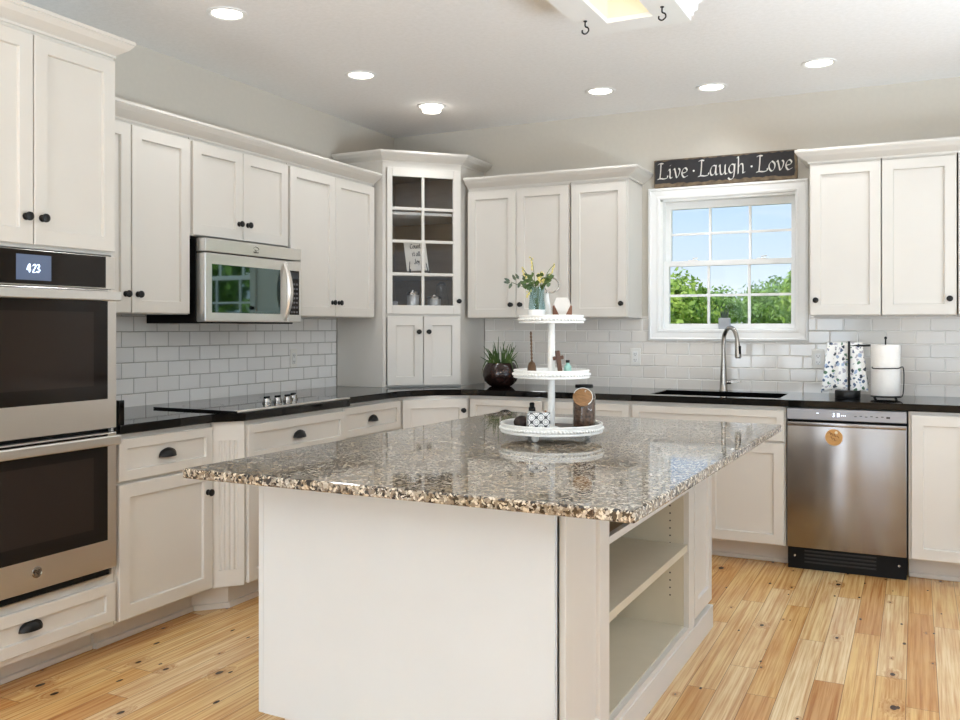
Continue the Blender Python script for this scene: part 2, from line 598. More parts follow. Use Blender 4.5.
def towel_mat():
    m = bpy.data.materials.new('floral_cotton')
    m.use_nodes = True
    t = NT(m)
    v = t.obj()
    vo = t.n('ShaderNodeTexVoronoi')
    vo.inputs['Scale'].default_value = 44
    vo.inputs['Randomness'].default_value = 0.9
    wv = t.n('ShaderNodeVectorMath', operation='MULTIPLY_ADD')
    nz = t.n('ShaderNodeTexNoise')
    nz.inputs['Scale'].default_value = 45
    t.l(v, nz.inputs['Vector'])
    t.l(nz.outputs['Color'], wv.inputs[0])
    wv.inputs[1].default_value = (0.03, 0.03, 0.03)
    t.l(v, wv.inputs[2])
    t.l(wv.outputs[0], vo.inputs['Vector'])
    s = t.n('ShaderNodeSeparateColor')
    t.l(vo.outputs['Color'], s.inputs[0])
    spot = t.math('LESS_THAN', vo.outputs['Distance'], 0.40)
    c = t.ramp(s.outputs[0], [(0.0, lin((84, 100, 126))), (0.28, lin((88, 122, 98))), (0.46, lin((160, 176, 200))), (0.66, lin((58, 66, 78))), (0.80, lin((176, 172, 180)))], 'CONSTANT')
    t.l(t.mix(spot, lin((236, 235, 232)), c), t.b.inputs['Base Color'])
    t.b.inputs['Roughness'].default_value = 0.95
    t.bump(t.noise(v, 300, 2), 0.2, 0.001)
    return m


M['towel'] = towel_mat()

# ------------------------------------------------------------------ mesh helpers


class B:
    def __init__(self):
        self.bm = bmesh.new()

    def box(self, x0, x1, y0, y1, z0, z1, bev=0.0, seg=1):
        vs = [self.bm.verts.new((x, y, z)) for x in (x0, x1) for y in (y0, y1) for z in (z0, z1)]
        idx = ((0, 1, 3, 2), (4, 6, 7, 5), (0, 4, 5, 1), (2, 3, 7, 6), (0, 2, 6, 4), (1, 5, 7, 3))
        fs = [self.bm.faces.new([vs[i] for i in f]) for f in idx]
        if bev:
            es = list({e for f in fs for e in f.edges})
            bmesh.ops.bevel(self.bm, geom=es, offset=bev, segments=seg, affect='EDGES', profile=0.5)
        return self

    def prism(self, poly, z0, z1, bev=0.0, seg=1):
        lo = [self.bm.verts.new((x, y, z0)) for x, y in poly]
        hi = [self.bm.verts.new((x, y, z1)) for x, y in poly]
        n = len(poly)
        fs = [self.bm.faces.new(lo[::-1]), self.bm.faces.new(hi)]
        for i in range(n):
            fs.append(self.bm.faces.new((lo[i], lo[(i + 1) % n], hi[(i + 1) % n], hi[i])))
        if bev:
            es = list(set(fs[0].edges) | set(fs[1].edges))
            bmesh.ops.bevel(self.bm, geom=es, offset=bev, segments=seg, affect='EDGES', profile=0.5)
        return self

    def face(self, pts):
        self.bm.faces.new([self.bm.verts.new(p) for p in pts])
        return self

    def rings(self, rings, cap0=True, cap1=True, closed=True):
        """bridge a list of equal-length point loops"""
        vr = [[self.bm.verts.new(p) for p in r] for r in rings]
        n = len(vr[0])
        for a, b in zip(vr, vr[1:]):
            for i in range(n if closed else n - 1):
                j = (i + 1) % n
                self.bm.faces.new((a[i], a[j], b[j], b[i]))
        if cap0:
            self.bm.faces.new(vr[0][::-1])
        if cap1:
            self.bm.faces.new(vr[-1])
        return self

    def lathe(self, prof, c=(0, 0, 0), seg=24, axis='Z', sx=1.0, sy=1.0, cap0=True, cap1=True):
        rs = []
        for r, h in prof:
            ring = []
            for i in range(seg):
                a = 2 * PI * i / seg
                p, q = max(r, 1e-4) * math.cos(a) * sx, max(r, 1e-4) * math.sin(a) * sy
                if axis == 'Z':
                    ring.append((c[0] + p, c[1] + q, c[2] + h))
                elif axis == 'Y':      # towards -Y
                    ring.append((c[0] + p, c[1] - h, c[2] + q))
                else:
                    ring.append((c[0] + h, c[1] + p, c[2] + q))
            rs.append(ring)
        return self.rings(rs, cap0, cap1)

    def tube(self, pts, r, seg=8, smooth_n=0, cap=True):
        pts = [Vector(p) for p in pts]
        if smooth_n:
            pts = spline(pts, smooth_n)
        rad = r if isinstance(r, (list, tuple)) else [r] * len(pts)
        if len(rad) != len(pts):
            a, b = rad[0], rad[-1]
            rad = [a + (b - a) * i / (len(pts) - 1) for i in range(len(pts))]
        rs = []
        nrm = None
        for i, p in enumerate(pts):
            d = (pts[min(i + 1, len(pts) - 1)] - pts[max(i - 1, 0)])
            d = d.normalized() if d.length > 1e-9 else Vector((0, 0, 1))
            if nrm is None:
                ref = Vector((0, 0, 1)) if abs(d.z) < 0.9 else Vector((1, 0, 0))
                nrm = d.cross(ref).normalized()
            else:
                nrm = (nrm - d * nrm.dot(d))
                nrm = nrm.normalized() if nrm.length > 1e-6 else d.orthogonal().normalized()
            bn = d.cross(nrm)
            rs.append([tuple(p + (nrm * math.cos(2 * PI * k / seg) + bn * math.sin(2 * PI * k / seg)) * rad[i]) for k in range(seg)])
        return self.rings(rs, cap, cap)

    def ball(self, c, r, sx=1, sy=1, sz=1, u=14, v=9):
        bmesh.ops.create_uvsphere(self.bm, u_segments=u, v_segments=v, radius=r,
                                  matrix=Matrix.Translation(c) @ Matrix.Diagonal((sx, sy, sz, 1)))
        return self

    def build(self, name, m, parent=None, smooth=0.0):
        bm = self.bm
        bmesh.ops.recalc_face_normals(bm, faces=bm.faces[:])
        me = bpy.data.meshes.new(name)
        bm.to_mesh(me)
        bm.free()
        me.materials.append(m)
        if smooth:
            me.polygons.foreach_set('use_smooth', [True] * len(me.polygons))
            me.set_sharp_from_angle(angle=math.radians(smooth))
        o = bpy.data.objects.new(name, me)
        COL.objects.link(o)
        if parent is not None:
            o.parent = parent
        return o


def spline(pts, n):
    pts = [Vector(p) for p in pts]
    P = [pts[0]] + pts + [pts[-1]]
    out = []
    for i in range(1, len(P) - 2):
        p0, p1, p2, p3 = P[i - 1:i + 3]
        for k in range(n):
            t = k / n
            out.append(0.5 * ((2 * p1) + (p2 - p0) * t + (2 * p0 - 5 * p1 + 4 * p2 - p3) * t * t + (3 * p1 - p0 - 3 * p2 + p3) * t ** 3))
    out.append(pts[-1])
    return out


def thing(name, label, cat, loc=(0, 0, 0), rot=0.0, group=None):
    o = bpy.data.objects.new(name, None)
    o.empty_display_size = 0.1
    COL.objects.link(o)
    o.location = loc
    o.rotation_euler = (0, 0, rot)
    return tag(o, label, cat, group)


def tag(o, label, cat, group=None):
    o['label'] = label
    o['category'] = cat
    if group:
        o['group'] = group
    return o


def struct(o):
    o['kind'] = 'structure'
    return o


def copy_tree(o, parent=None):
    c = o.copy()
    COL.objects.link(c)
    if parent is not None:
        c.parent = parent
    for ch in o.children:
        copy_tree(ch, c)
    return c


# ---- cabinet fronts, local frame: x to the right, -y towards the room


def shaker(w, h, x, y, z, frame=0.057, t=0.02):
    """rectangular framed front with its lower-left back corner at (x, y, z)"""
    def loop(ins, yy):
        return [(x + ins, yy, z + ins), (x + w - ins, yy, z + ins), (x + w - ins, yy, z + h - ins), (x + ins, yy, z + h - ins)]
    f = frame
    b = B()
    b.rings([loop(0.001, y), loop(0, y - t + 0.003), loop(0.003, y - t), loop(f - 0.001, y - t), loop(f + 0.0005, y - t + 0.002), loop(f + 0.002, y - t + 0.013)])
    return b


KNOB = [(0.0135, 0.0), (0.0135, 0.003), (0.007, 0.006), (0.006, 0.012), (0.013, 0.017), (0.0165, 0.022), (0.0155, 0.027), (0.009, 0.030), (0.0, 0.031)]


def add_knob(parent, x, y, z):
    B().lathe(KNOB, (x, y, z), 16, 'Y').build('knob', M['black'], parent, 40)


def add_pull(parent, x, y, z, s=1.0):
    b = B()
    nu, nv = 14, 7
    for sc in (1.0, 0.86):
        rows = []
        for i in range(nu + 1):
            th = PI * i / nu
            row = []
            for j in range(nv + 1):
                ph = (PI / 2) * j / nv
                row.append((x + 0.047 * s * sc * math.cos(th), y - 0.027 * s * sc * math.sin(th) * math.sin(ph), z + 0.035 * s * sc * math.sin(th) * math.cos(ph)))
            rows.append(row)
        b.rings(rows, False, False, closed=False)
    b.tube([(x - 0.047 * s, y - 0.002, z), (x - 0.045 * s, y - 0.002, z + 0.012), (x - 0.034 * s, y - 0.002, z + 0.026), (x, y - 0.002, z + 0.036), (x + 0.034 * s, y - 0.002, z + 0.026), (x + 0.045 * s, y - 0.002, z + 0.012), (x + 0.047 * s, y - 0.002, z)], 0.003, 6, 4)
    b.build('cup_pull', M['black'], parent, 50)


def door(parent, x0, x1, y, z0, z1, knob=None, frame=0.057, name='door', knob_off=0.085):
    o = shaker(x1 - x0, z1 - z0, x0, y, z0, frame).build(name, M['paint'], parent)
    if knob:
        kx = x0 + 0.032 if 'L' in knob else x1 - 0.032
        kz = z0 + knob_off if 'B' in knob else z1 - knob_off
        add_knob(o, kx, y - 0.0195, kz)
    return o


def drawer(parent, x0, x1, y, z0, z1, pull=True, frame=0.042, dz=0.0):
    o = shaker(x1 - x0, z1 - z0, x0, y, z0, frame).build('drawer', M['paint'], parent)
    if pull:
        add_pull(o, (x0 + x1) / 2, y - 0.0115, (z0 + z1) / 2 - 0.014 + dz)
    return o


def sweep(b, path, prof, closed=False):
    """mitred sweep of profile [(out, z)] along 2-D path; 'out' is to the right of travel"""
    n = len(path)
    dirs = [(Vector(path[i + 1]) - Vector(path[i])).normalized() for i in range(n - 1)]
    rings = []
    for i in range(n):
        if i == 0:
            d0 = d1 = dirs[0]
        elif i == n - 1:
            d0 = d1 = dirs[-1]
        else:
            d0, d1 = dirs[i - 1], dirs[i]
        n0, n1 = Vector((d0.y, -d0.x)), Vector((d1.y, -d1.x))
        mit = (n0 + n1).normalized()
        k = 1.0 / max(0.2, mit.dot(n0))
        rings.append([(path[i][0] + mit.x * k * o, path[i][1] + mit.y * k * o, z) for o, z in prof])
    b.rings(rings)
    return b


def crown_prof(z, proj, h):
    return [(0.0, z), (0.006, z), (0.006, z + h * 0.14), (proj * 0.32, z + h * 0.27), (proj * 0.70, z + h * 0.50), (proj * 0.93, z + h * 0.74), (proj * 0.93, z + h * 0.80), (proj, z + h * 0.82), (proj, z + h), (0.0, z + h)]


# ------------------------------------------------------------------ the setting
H = 2.7535
RX, RY = 5.6, -9.0
struct(B().box(-0.2, RX + 0.2, RY - 0.2, 0.2, -0.1, 0.0).build('floor', M['floor']))
b = B()
b.box(-0.2, 2.365, RY - 0.2, 0.2, H, H + 0.15)
b.box(2.585, RX + 0.2, RY - 0.2, 0.2, H, H + 0.15)
b.box(2.365, 2.585, RY - 0.2, -3.36, H, H + 0.15)
b.box(2.365, 2.585, -2.17, 0.2, H, H + 0.15)
struct(b.build('ceiling', M['ceiling']))
struct(B().box(-0.15, 0.0, RY - 0.15, 0.15, 0.0, H).build('wall_left', M['wall']))
WX0, WX1, WZ0, WZ1 = 2.03, 2.895, 1.30, 2.165
b = B()
b.box(0.0, WX0, 0.0, 0.15, 0.0, H)
b.box(WX1, RX, 0.0, 0.15, 0.0, H)
b.box(WX0, WX1, 0.0, 0.15, 0.0, WZ0)
b.box(WX0, WX1, 0.0, 0.15, WZ1, H)
struct(b.build('wall_back', M['wall']))
b = B()
b.box(RX, RX + 0.15, RY, -5.2, 0, H)
b.box(RX, RX + 0.15, -1.6, 0.15, 0, H)
b.box(RX, RX + 0.15, -5.2, -1.6, 2.4, H)
b.box(RX, RX + 0.15, -5.2, -1.6, 0, 0.15)
struct(b.build('wall_right', M['wall']))
b = B()
b.box(0, 0.7, RY - 0.15, RY, 0, H)
b.box(2.7, 3.55, RY - 0.15, RY, 0, H)
b.box(RX - 0.05, RX, RY - 0.15, RY, 0, H)
for xa in (0.7, 3.55):
    b.box(xa, min(xa + 2.0, RX), RY - 0.15, RY, 0, 0.55)
    b.box(xa, min(xa + 2.0, RX), RY - 0.15, RY, 2.35, H)
struct(b.build('wall_rear', M['wall']))
for k, xa in enumerate((0.7, 3.55)):
    b = B()
    for x in (xa, xa + 0.66, xa + 1.32, xa + 1.94):
        b.box(x, x + 0.06, RY - 0.06, RY - 0.01, 0.55, 2.35)
    for z in (0.55, 1.42, 2.29):
        b.box(xa, xa + 2.0, RY - 0.055, RY - 0.015, z, z + 0.06)
    struct(b.build('window_%d' % (k + 2), M['trim']))
b = B()
for y in (-5.2, -3.43, -1.66):
    b.box(RX + 0.01, RX + 0.06, y, y + 0.06, 0.15, 2.4)
for z in (0.15, 2.33):
    b.box(RX + 0.015, RX + 0.055, -5.2, -1.6, z, z + 0.07)
struct(b.build('window_4', M['trim']))

# tiled splashbacks
CT, CB = 0.928, 0.890        # counter top / underside
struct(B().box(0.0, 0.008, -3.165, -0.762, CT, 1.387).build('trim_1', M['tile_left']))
b = B()
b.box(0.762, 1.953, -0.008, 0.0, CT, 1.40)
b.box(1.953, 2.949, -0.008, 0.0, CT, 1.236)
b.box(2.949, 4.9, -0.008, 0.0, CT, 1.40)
struct(b.build('trim_2', M['tile_back']))

# kitchen window
win = struct(thing('window_1', 'white double-hung window with grid panes above the sink', 'window', (2.4525, 0.0, 1.239)))


def rel(b_, o):   # shift world-coordinate mesh into the parent's frame
    bmesh.ops.translate(b_.bm, verts=b_.bm.verts[:], vec=tuple(-v for v in o.location))
    return b_


def frame_ring(x0, x1, z0, z1, steps):
    """steps: (inset, y) loops of a picture-frame casing"""
    def lp(i, y):
        return [(x0 + i, y, z0 + i), (x1 - i, y, z0 + i), (x1 - i, y, z1 - i), (x0 + i, y, z1 - i)]
    rs = [lp(i, y) for i, y in steps]
    bb = B()
    bb.rings(rs + [rs[0]], False, False)
    return bb


rel(frame_ring(1.958, 2.947, 1.239, 2.232, [(0, -0.0005), (0, -0.022), (0.012, -0.026), (0.020, -0.020), (0.052, -0.016), (0.060, -0.018), (0.070, -0.016), (0.076, -0.010), (0.076, -0.0005)]), win).build('casing', M['trim'], win)
b = B()
b.box(WX0, WX0 + 0.02, -0.004, 0.145, WZ0, WZ1)
b.box(WX1 - 0.02, WX1, -0.004, 0.145, WZ0, WZ1)
b.box(WX0, WX1, -0.004, 0.145, WZ1 - 0.02, WZ1)
b.box(WX0, WX1, -0.004, 0.145, WZ0, WZ0 + 0.015)
rel(b, win).build('jamb', M['trim'], win)


def sash(name, x0, x1, z0, z1, y0, y1, st, top, bot, muntz):
    b_ = B()
    b_.box(x0, x0 + st, y0, y1, z0, z1)
    b_.box(x1 - st, x1, y0, y1, z0, z1)
    b_.box(x0 + st, x1 - st, y0, y1, z0, z0 + bot)
    b_.box(x0 + st, x1 - st, y0, y1, z1 - top, z1)
    s_ = rel(b_, win).build(name, M['trim'], win)
    m_ = B()
    ym = (y0 + y1) / 2
    gx0, gx1 = x0 + st, x1 - st
    for k in (1, 2):
        xx = gx0 + (gx1 - gx0) * k / 3
        m_.box(xx - 0.008, xx + 0.008, ym - 0.008, ym + 0.008, z0 + bot, z1 - top)
    m_.box(gx0, gx1, ym - 0.007, ym + 0.007, muntz - 0.008, muntz + 0.008)
    rel(m_, win).build('muntin', M['trim'], s_)
    g_ = B()
    g_.box(gx0, gx1, ym - 0.002, ym + 0.002, z0 + bot, z1 - top)
    rel(g_, win).build('pane', M['pane'], s_)
    return s_


sash('upper_sash', WX0 + 0.02, WX1 - 0.02, 1.725, WZ1 - 0.02, 0.075, 0.110, 0.036, 0.045, 0.035, 1.935)
low = sash('lower_sash', WX0 + 0.02, WX1 - 0.02, WZ0 + 0.015, 1.755, 0.035, 0.070, 0.032, 0.032, 0.034, 1.532)
for lx in (2.235, 2.665):
    b = B()
    b.box(lx - 0.03, lx + 0.03, 0.036, 0.068, 1.7552, 1.763, 0.003)
    b.tube([(lx, 0.05, 1.763), (lx, 0.046, 1.772), (lx + 0.032, 0.044, 1.775)], 0.005, 6)
    rel(b, win).build('sash_lock', M['trim'], low)

# outdoors
struct(B().box(-70, 90, 0.6, 120, -2.7, -2.5).build('ground', M['grass']))

# ------------------------------------------------------------------ trees beyond the window


def foliage(seed, n, blobs, leaf):
    rnd = random.Random(seed)
    b_ = B()
    tot = sum(r ** 2 for _, r in blobs)
    for (c, r) in blobs:
        for _ in range(int(n * r * r / tot)):
            d = Vector((rnd.gauss(0, 1), rnd.gauss(0, 1), rnd.gauss(0, 1))).normalized()
            p = Vector(c) + d * r * (0.62 + 0.42 * rnd.random() ** 0.6) * (1 + 0.18 * math.sin(7 * d.x + 5 * d.z + seed))
            s = leaf * (0.6 + 0.8 * rnd.random())
            a = Vector((rnd.gauss(0, 1), rnd.gauss(0, 1), rnd.gauss(0, 1))).normalized()
            nn = (d + a * 0.8).normalized()
            t1 = nn.orthogonal().normalized()
            t2 = nn.cross(t1)
            an = rnd.random() * 6.28
            e1 = t1 * math.cos(an) + t2 * math.sin(an)
            e2 = nn.cross(e1)
            b_.face([p - e1 * s, p + e2 * s * 0.5, p + e1 * s, p - e2 * s * 0.5])
    return b_


def make_tree(seed, h, cr, m):
    t = thing('tree', 'tree', 'tree', (0, 0, -2.5))
    rnd = random.Random(seed)
    B().tube([(0, 0, 0), (0.05, 0.03, h * 0.3), (0.0, 0.1, h * 0.75)], [0.16, 0.05], 8, 3).build('trunk', M['bark'], t, 60)
    blobs = []
    for k in range(22):
        a = k * 2.4
        z = h * (0.20 + 0.66 * ((k * 0.618) % 1.0))
        rr = cr * (0.35 + 0.45 * rnd.random()) * (1.0 - 0.5 * max(0.0, z / h - 0.6) / 0.4)
        blobs.append(((rr * math.cos(a), rr * math.sin(a), z), cr * (0.32 + 0.22 * rnd.random())))
    blobs.append(((0, 0, h - cr * 0.42), cr * 0.42))
    foliage(seed, 22000, blobs, 0.085).build('foliage', m, t)
    return t


protoA = make_tree(3, 5.0, 2.1, M['foliage_a'])
protoB = make_tree(11, 5.2, 1.9, M['foliage_b'])
TREES = [  # x, y, scale, proto, label
    (-3.4, 19.4, 1.03, 0, 'bright green bushy tree filling the left panes of the kitchen window'),
    (-2.5, 25.8, 0.98, 1, 'lower bushy tree in the middle panes between the two taller window trees'),
    (2.3, 19.3, 1.12, 0, 'tall loose green tree seen in the right panes of the kitchen window'),
    (-2.6, 33.0, 1.06, 1, 'deep green tree showing just above the lower bushy one, furthest in the window view'),
    (-8.0, 26.0, 1.05, 1, 'deep green tree at the far left edge of the window view'),
    (8.0, 21.5, 1.3, 1, 'tree hidden behind the right window casing from here'),
    (5.0, 8.6, 1.45, 0, 'near tree out to the right of the window'),
    (15.0, 20.5, 1.4, 1, 'tree to the right outside, mirrored in the microwave'),
    (13.4, 8.4, 1.45, 0, 'bright tree to the right outside, mirrored in the microwave door'),
    (23.0, 19.0, 1.4, 1, 'big tree further right outside the house'),
    (22.5, 7.5, 1.45, 0, 'bright tree furthest right outside the house'),
    (-9.4, 18.6, 1.1, 0, 'tree out to the left of the window view'),
    (-9.2, 34.5, 1.2, 0, 'tree far behind the left one in the window view'),
    (-0.6, 39.5, 1.22, 1, 'most distant tree seen between the middle and right panes of the window'),
    (3.0, 27.0, 1.0, 0, 'bushy tree behind the tall loose one in the right panes of the window'),
]
for i, (x, y, s, k, lab) in enumerate(TREES):
    src = (protoA, protoB)[k]
    o = src if i in (0, 1) else copy_tree(src)
    o.location = (x, y, -2.5)
    o.scale = (s, s, s)
    o.rotation_euler = (0, 0, i * 1.7)
    tag(o, lab, 'tree', 'trees beyond the kitchen window')

# ------------------------------------------------------------------ left wall: tall oven cabinet
R90 = PI / 2
oc_y0, oc_w = -3.945, 0.775
t = thing('oven_cabinet', 'tall white cabinet around the double oven at the left edge', 'cabinet', (0.002, oc_y0, 0.0), R90)
b = B()
D = 0.608
b.box(0, oc_w, -D, 0, 1.615, 2.43)
b.box(0, 0.012, -D, 0, 0.115, 1.615)
b.box(oc_w - 0.012, oc_w, -D, 0, 0.115, 1.615)
b.box(0.012, oc_w - 0.012, -D, 0, 0.115, 0.33)
b.box(0.012, oc_w - 0.012, -0.02, 0, 0.33, 1.615)
b.build('carcass', M['paint'], t)
door(t, 0.008, 0.3935, -D - 0.0005, 1.628, 2.398, 'RB', knob_off=0.10)
door(t, 0.397, oc_w - 0.008, -D - 0.0005, 1.628, 2.398, 'LB', knob_off=0.10)
drawer(t, 0.008, oc_w - 0.008, -D - 0.0005, 0.140, 0.298, frame=0.045, dz=0.012)
b = B()
b.box(0.0, oc_w, -0.478, -0.02, 0.0, 0.115)
b.box(0.0, oc_w + 0.0, -0.492, -0.478, 0.0, 0.022, 0.004)
b.build('toe_kick', M['toe'], t)
b = B()
sweep(b, [(0.0, -D), (oc_w, -D), (oc_w, -0.36)], crown_prof(2.416, 0.060, 0.072))
b.build('crown_molding', M['paint'], t)

# double oven
t = thing('double_wall_oven', 'stainless double wall oven with dark glass doors and touch display', 'oven', (0.002, oc_y0, 0.335), R90)
oz = -0.335
ow0, ow1 = 0.0125, oc_w - 0.0125
B().box(0.02, oc_w - 0.02, -0.60, -0.03, 0.345 + oz, 1.605 + oz).build('body', M['case'], t)
cpan = B().box(ow0, ow1, -0.632, -0.6005, 1.478 + oz, 1.608 + oz, 0.002).build('control_panel', M['steel'], t)
B().box(ow0 + 0.002, ow1 - 0.048, -0.6345, -0.6322, 1.482 + oz, 1.606 + oz, 0.001).build('panel_glass', M['oven_glass'], cpan)
scr = B().box(0.318, 0.463, -0.6352, -0.6346, 1.497 + oz, 1.590 + oz).build('display', M['display'], cpan)


def pen(b_, strokes, ox, y, oz_, sc, w, slope=0.0, ang=0.6, n=6, depth=0.0008, zs=1.0):
    """broad-nib strokes in the local x-z plane, drawn just in front (towards -y) of y"""
    nx, nz = math.cos(ang) * w / 2, math.sin(ang) * w / 2
    for st in strokes:
        pts = [Vector((ox + p[0] * sc, 0, oz_ + p[1] * sc * zs + slope * p[0] * sc)) for p in st]
        pts = spline(pts, n) if len(pts) > 2 else pts
        for k, (p, q) in enumerate(zip(pts, pts[1:])):
            if (q - p).length < 1e-7:
                continue
            dd = (q - p).normalized() * w * 0.12
            p2, q2 = p - dd, q + dd
            hw = Vector((nx, 0, nz))
            pn = Vector((-(q - p).z, 0, (q - p).x)).normalized() * w * 0.13
            # hairline core keeps thin strokes visible
            for off in (hw, pn):
                ring = [p2 + off, q2 + off, q2 - off, p2 - off]
                yy = y - depth - 0.00002 * k
                b_.face([(v.x, yy, v.z) for v in ring])


GL = {
    'L': ([[(0.05, 1.58), (0.3, 1.66), (0.55, 1.60)], [(0.33, 1.62), (0.29, 0.8), (0.22, 0.06)], [(0.0, 0.0), (0.3, 0.05), (0.62, 0.0), (0.98, 0.08), (1.02, 0.3)]], 1.12),
    'i': ([[(0.0, 0.86), (0.12, 0.98), (0.17, 0.6), (0.15, 0.15), (0.27, 0.02), (0.40, 0.12)], [(0.16, 1.36), (0.22, 1.40)]], 0.50),
    'v': ([[(0.0, 0.88), (0.12, 1.0), (0.22, 0.6), (0.36, 0.05), (0.60, 0.4), (0.68, 0.82), (0.55, 1.0)]], 0.82),
    'e': ([[(0.08, 0.46), (0.48, 0.56), (0.60, 0.78), (0.40, 1.0), (0.15, 0.78), (0.07, 0.4), (0.28, 0.02), (0.64, 0.16)]], 0.74),
    'a': ([[(0.62, 0.95), (0.35, 1.0), (0.1, 0.6), (0.12, 0.15), (0.32, 0.02), (0.55, 0.3), (0.64, 0.9)], [(0.66, 1.0), (0.62, 0.4), (0.68, 0.05), (0.84, 0.12)]], 0.92),
    'u': ([[(0.0, 0.88), (0.12, 1.0), (0.14, 0.4), (0.22, 0.06), (0.42, 0.06), (0.62, 0.4)], [(0.64, 1.0), (0.62, 0.4), (0.68, 0.04), (0.84, 0.12)]], 0.92),
    'g': ([[(0.62, 0.92), (0.35, 1.0), (0.1, 0.65), (0.14, 0.25), (0.36, 0.12), (0.58, 0.4), (0.62, 0.9)], [(0.66, 1.0), (0.62, 0.2), (0.5, -0.4), (0.2, -0.55), (0.02, -0.38)]], 0.86),
    'h': ([[(0.0, 1.58), (0.15, 1.66), (0.15, 0.8), (0.13, 0.0)], [(0.16, 0.6), (0.35, 0.95), (0.56, 0.9), (0.60, 0.4), (0.60, 0.05), (0.78, 0.1)]], 0.90),
    'o': ([[(0.35, 1.0), (0.1, 0.72), (0.08, 0.3), (0.32, 0.0), (0.58, 0.28), (0.60, 0.72), (0.35, 1.0)]], 0.76),
    '.': ([[(0.16, 0.62), (0.24, 0.66)]], 0.46),
    ' ': ([], 0.28),
    'C': ([[(0.8, 1.4), (0.45, 1.6), (0.1, 1.0), (0.15, 0.3), (0.5, 0.0), (0.85, 0.2)]], 0.95),
    'n': ([[(0.05, 1.0), (0.08, 0.0)], [(0.08, 0.6), (0.35, 0.98), (0.55, 0.7), (0.56, 0.0)]], 0.75),
    't': ([[(0.25, 1.5), (0.22, 0.2), (0.45, 0.05)], [(0.0, 1.0), (0.5, 1.0)]], 0.55),
    'l': ([[(0.1, 1.6), (0.1, 0.1), (0.25, 0.02)]], 0.36),
    'J': ([[(0.5, 1.6), (0.5, 0.2), (0.25, -0.05), (0.0, 0.2)]], 0.70),
    'y': ([[(0.0, 1.0), (0.3, 0.1)], [(0.6, 1.0), (0.3, 0.1), (0.05, -0.5)]], 0.7),
    '4': ([[(0.5, 0.0), (0.5, 1.6), (0.0, 0.5), (0.7, 0.5)]], 0.9),
    '2': ([[(0.05, 1.3), (0.35, 1.6), (0.62, 1.2), (0.3, 0.6), (0.02, 0.02), (0.66, 0.02)]], 0.85),
    '3': ([[(0.05, 1.4), (0.4, 1.6), (0.6, 1.2), (0.3, 0.86), (0.64, 0.45), (0.35, 0.0), (0.02, 0.2)]], 0.85),
    ':': ([[(0.1, 1.1), (0.16, 1.12)], [(0.1, 0.4), (0.16, 0.42)]], 0.35),
    'H': ([[(0.0, 1.6), (0.0, 0.0)], [(0.6, 1.6), (0.6, 0.0)], [(0.0, 0.8), (0.6, 0.8)]], 0.85),
    '-': ([[(0.05, 0.8), (0.4, 0.8)]], 0.5),
}


def write(b_, text, x, y, z, sc, w, slope=0.0, **kw):
    cx = 0.0
    for ch in text:
        st, adv = GL[ch]
        pen(b_, [[(p[0] + cx, p[1]) for p in s] for s in st], x, y, z, sc, w, slope, **kw)
        cx += adv
    return cx * sc


def width_of(text):
    return sum(GL[c][1] for c in text)


b = B()
write(b, '4:23', 0.362, -0.6352, 1.526 + oz, 0.0185, 0.0055, ang=0.3)
b.build('clock_digits', M['digits'], scr)


def oven_door(z0, z1, gz0, gz1, hz, badge):
    d_ = B().box(ow0, ow1, -0.640, -0.6005, z0 + oz, z1 + oz, 0.003).build('door', M['steel'], t)
    gp = B().box(ow0 + 0.003, ow1 - 0.046, -0.6428, -0.6402, gz0 + oz, gz1 + oz, 0.001).build('door_glass', M['oven_glass'], d_)
    B().box(0.085, ow1 - 0.115, -0.6434, -0.6429, gz0 + 0.055 + oz, gz1 - 0.085 + oz).build('inner_window', M['oven_window'], gp)
    h_ = B()
    h_.box(ow0 + 0.004, ow1 - 0.028, -0.700, -0.682, hz - 0.019 + oz, hz + 0.019 + oz, 0.005, 2)
    h_.box(ow0 + 0.02, ow0 + 0.05, -0.683, -0.6402, hz - 0.012 + oz, hz + 0.012 + oz)
    h_.box(ow1 - 0.075, ow1 - 0.045, -0.683, -0.6402, hz - 0.012 + oz, hz + 0.012 + oz)
    h_.build('handle', M['steel_bright'], d_)
    if badge:
        bd = B().lathe([(0.021, 0), (0.021, 0.002), (0.0185, 0.003), (0.018, 0.002), (0.0, 0.002)], (0.398, -0.6402, 0.428 + oz), 28, 'Y').build('badge', M['chrome'], d_, 40)
        s_ = B()
        pen(s_, [[(-0.1, 0.3), (-0.5, 0.5), (-0.7, 0.0), (-0.4, -0.5), (-0.1, -0.2), (-0.1, 0.05), (-0.35, 0.0)],
                 [(0.55, 0.35), (0.3, 0.55), (0.15, 0.25), (0.35, 0.05), (0.1, -0.2), (0.3, -0.5), (0.65, -0.25)]], 0.398, -0.6424, 0.428 + oz, 0.017, 0.003)
        s_.build('badge_monogram', M['dark_slot'], bd)


oven_door(0.922, 1.474, 1.040, 1.470, 1.447, False)
oven_door(0.362, 0.905, 0.478, 0.900, 0.880, True)
B().box(0.03, oc_w - 0.04, -0.628, -0.6005, 0.337 + oz, 0.356 + oz).build('vent', M['case'], t)
B().box(0.02, oc_w - 0.035, -0.633, -0.6005, 0.3365 - 0.004 + oz, 0.3365 + oz).build('vent_trim', M['steel'], t)

# ------------------------------------------------------------------ left wall uppers
UD = 0.316
UZ0, UZ1, DT = 1.388, 2.325, 2.246


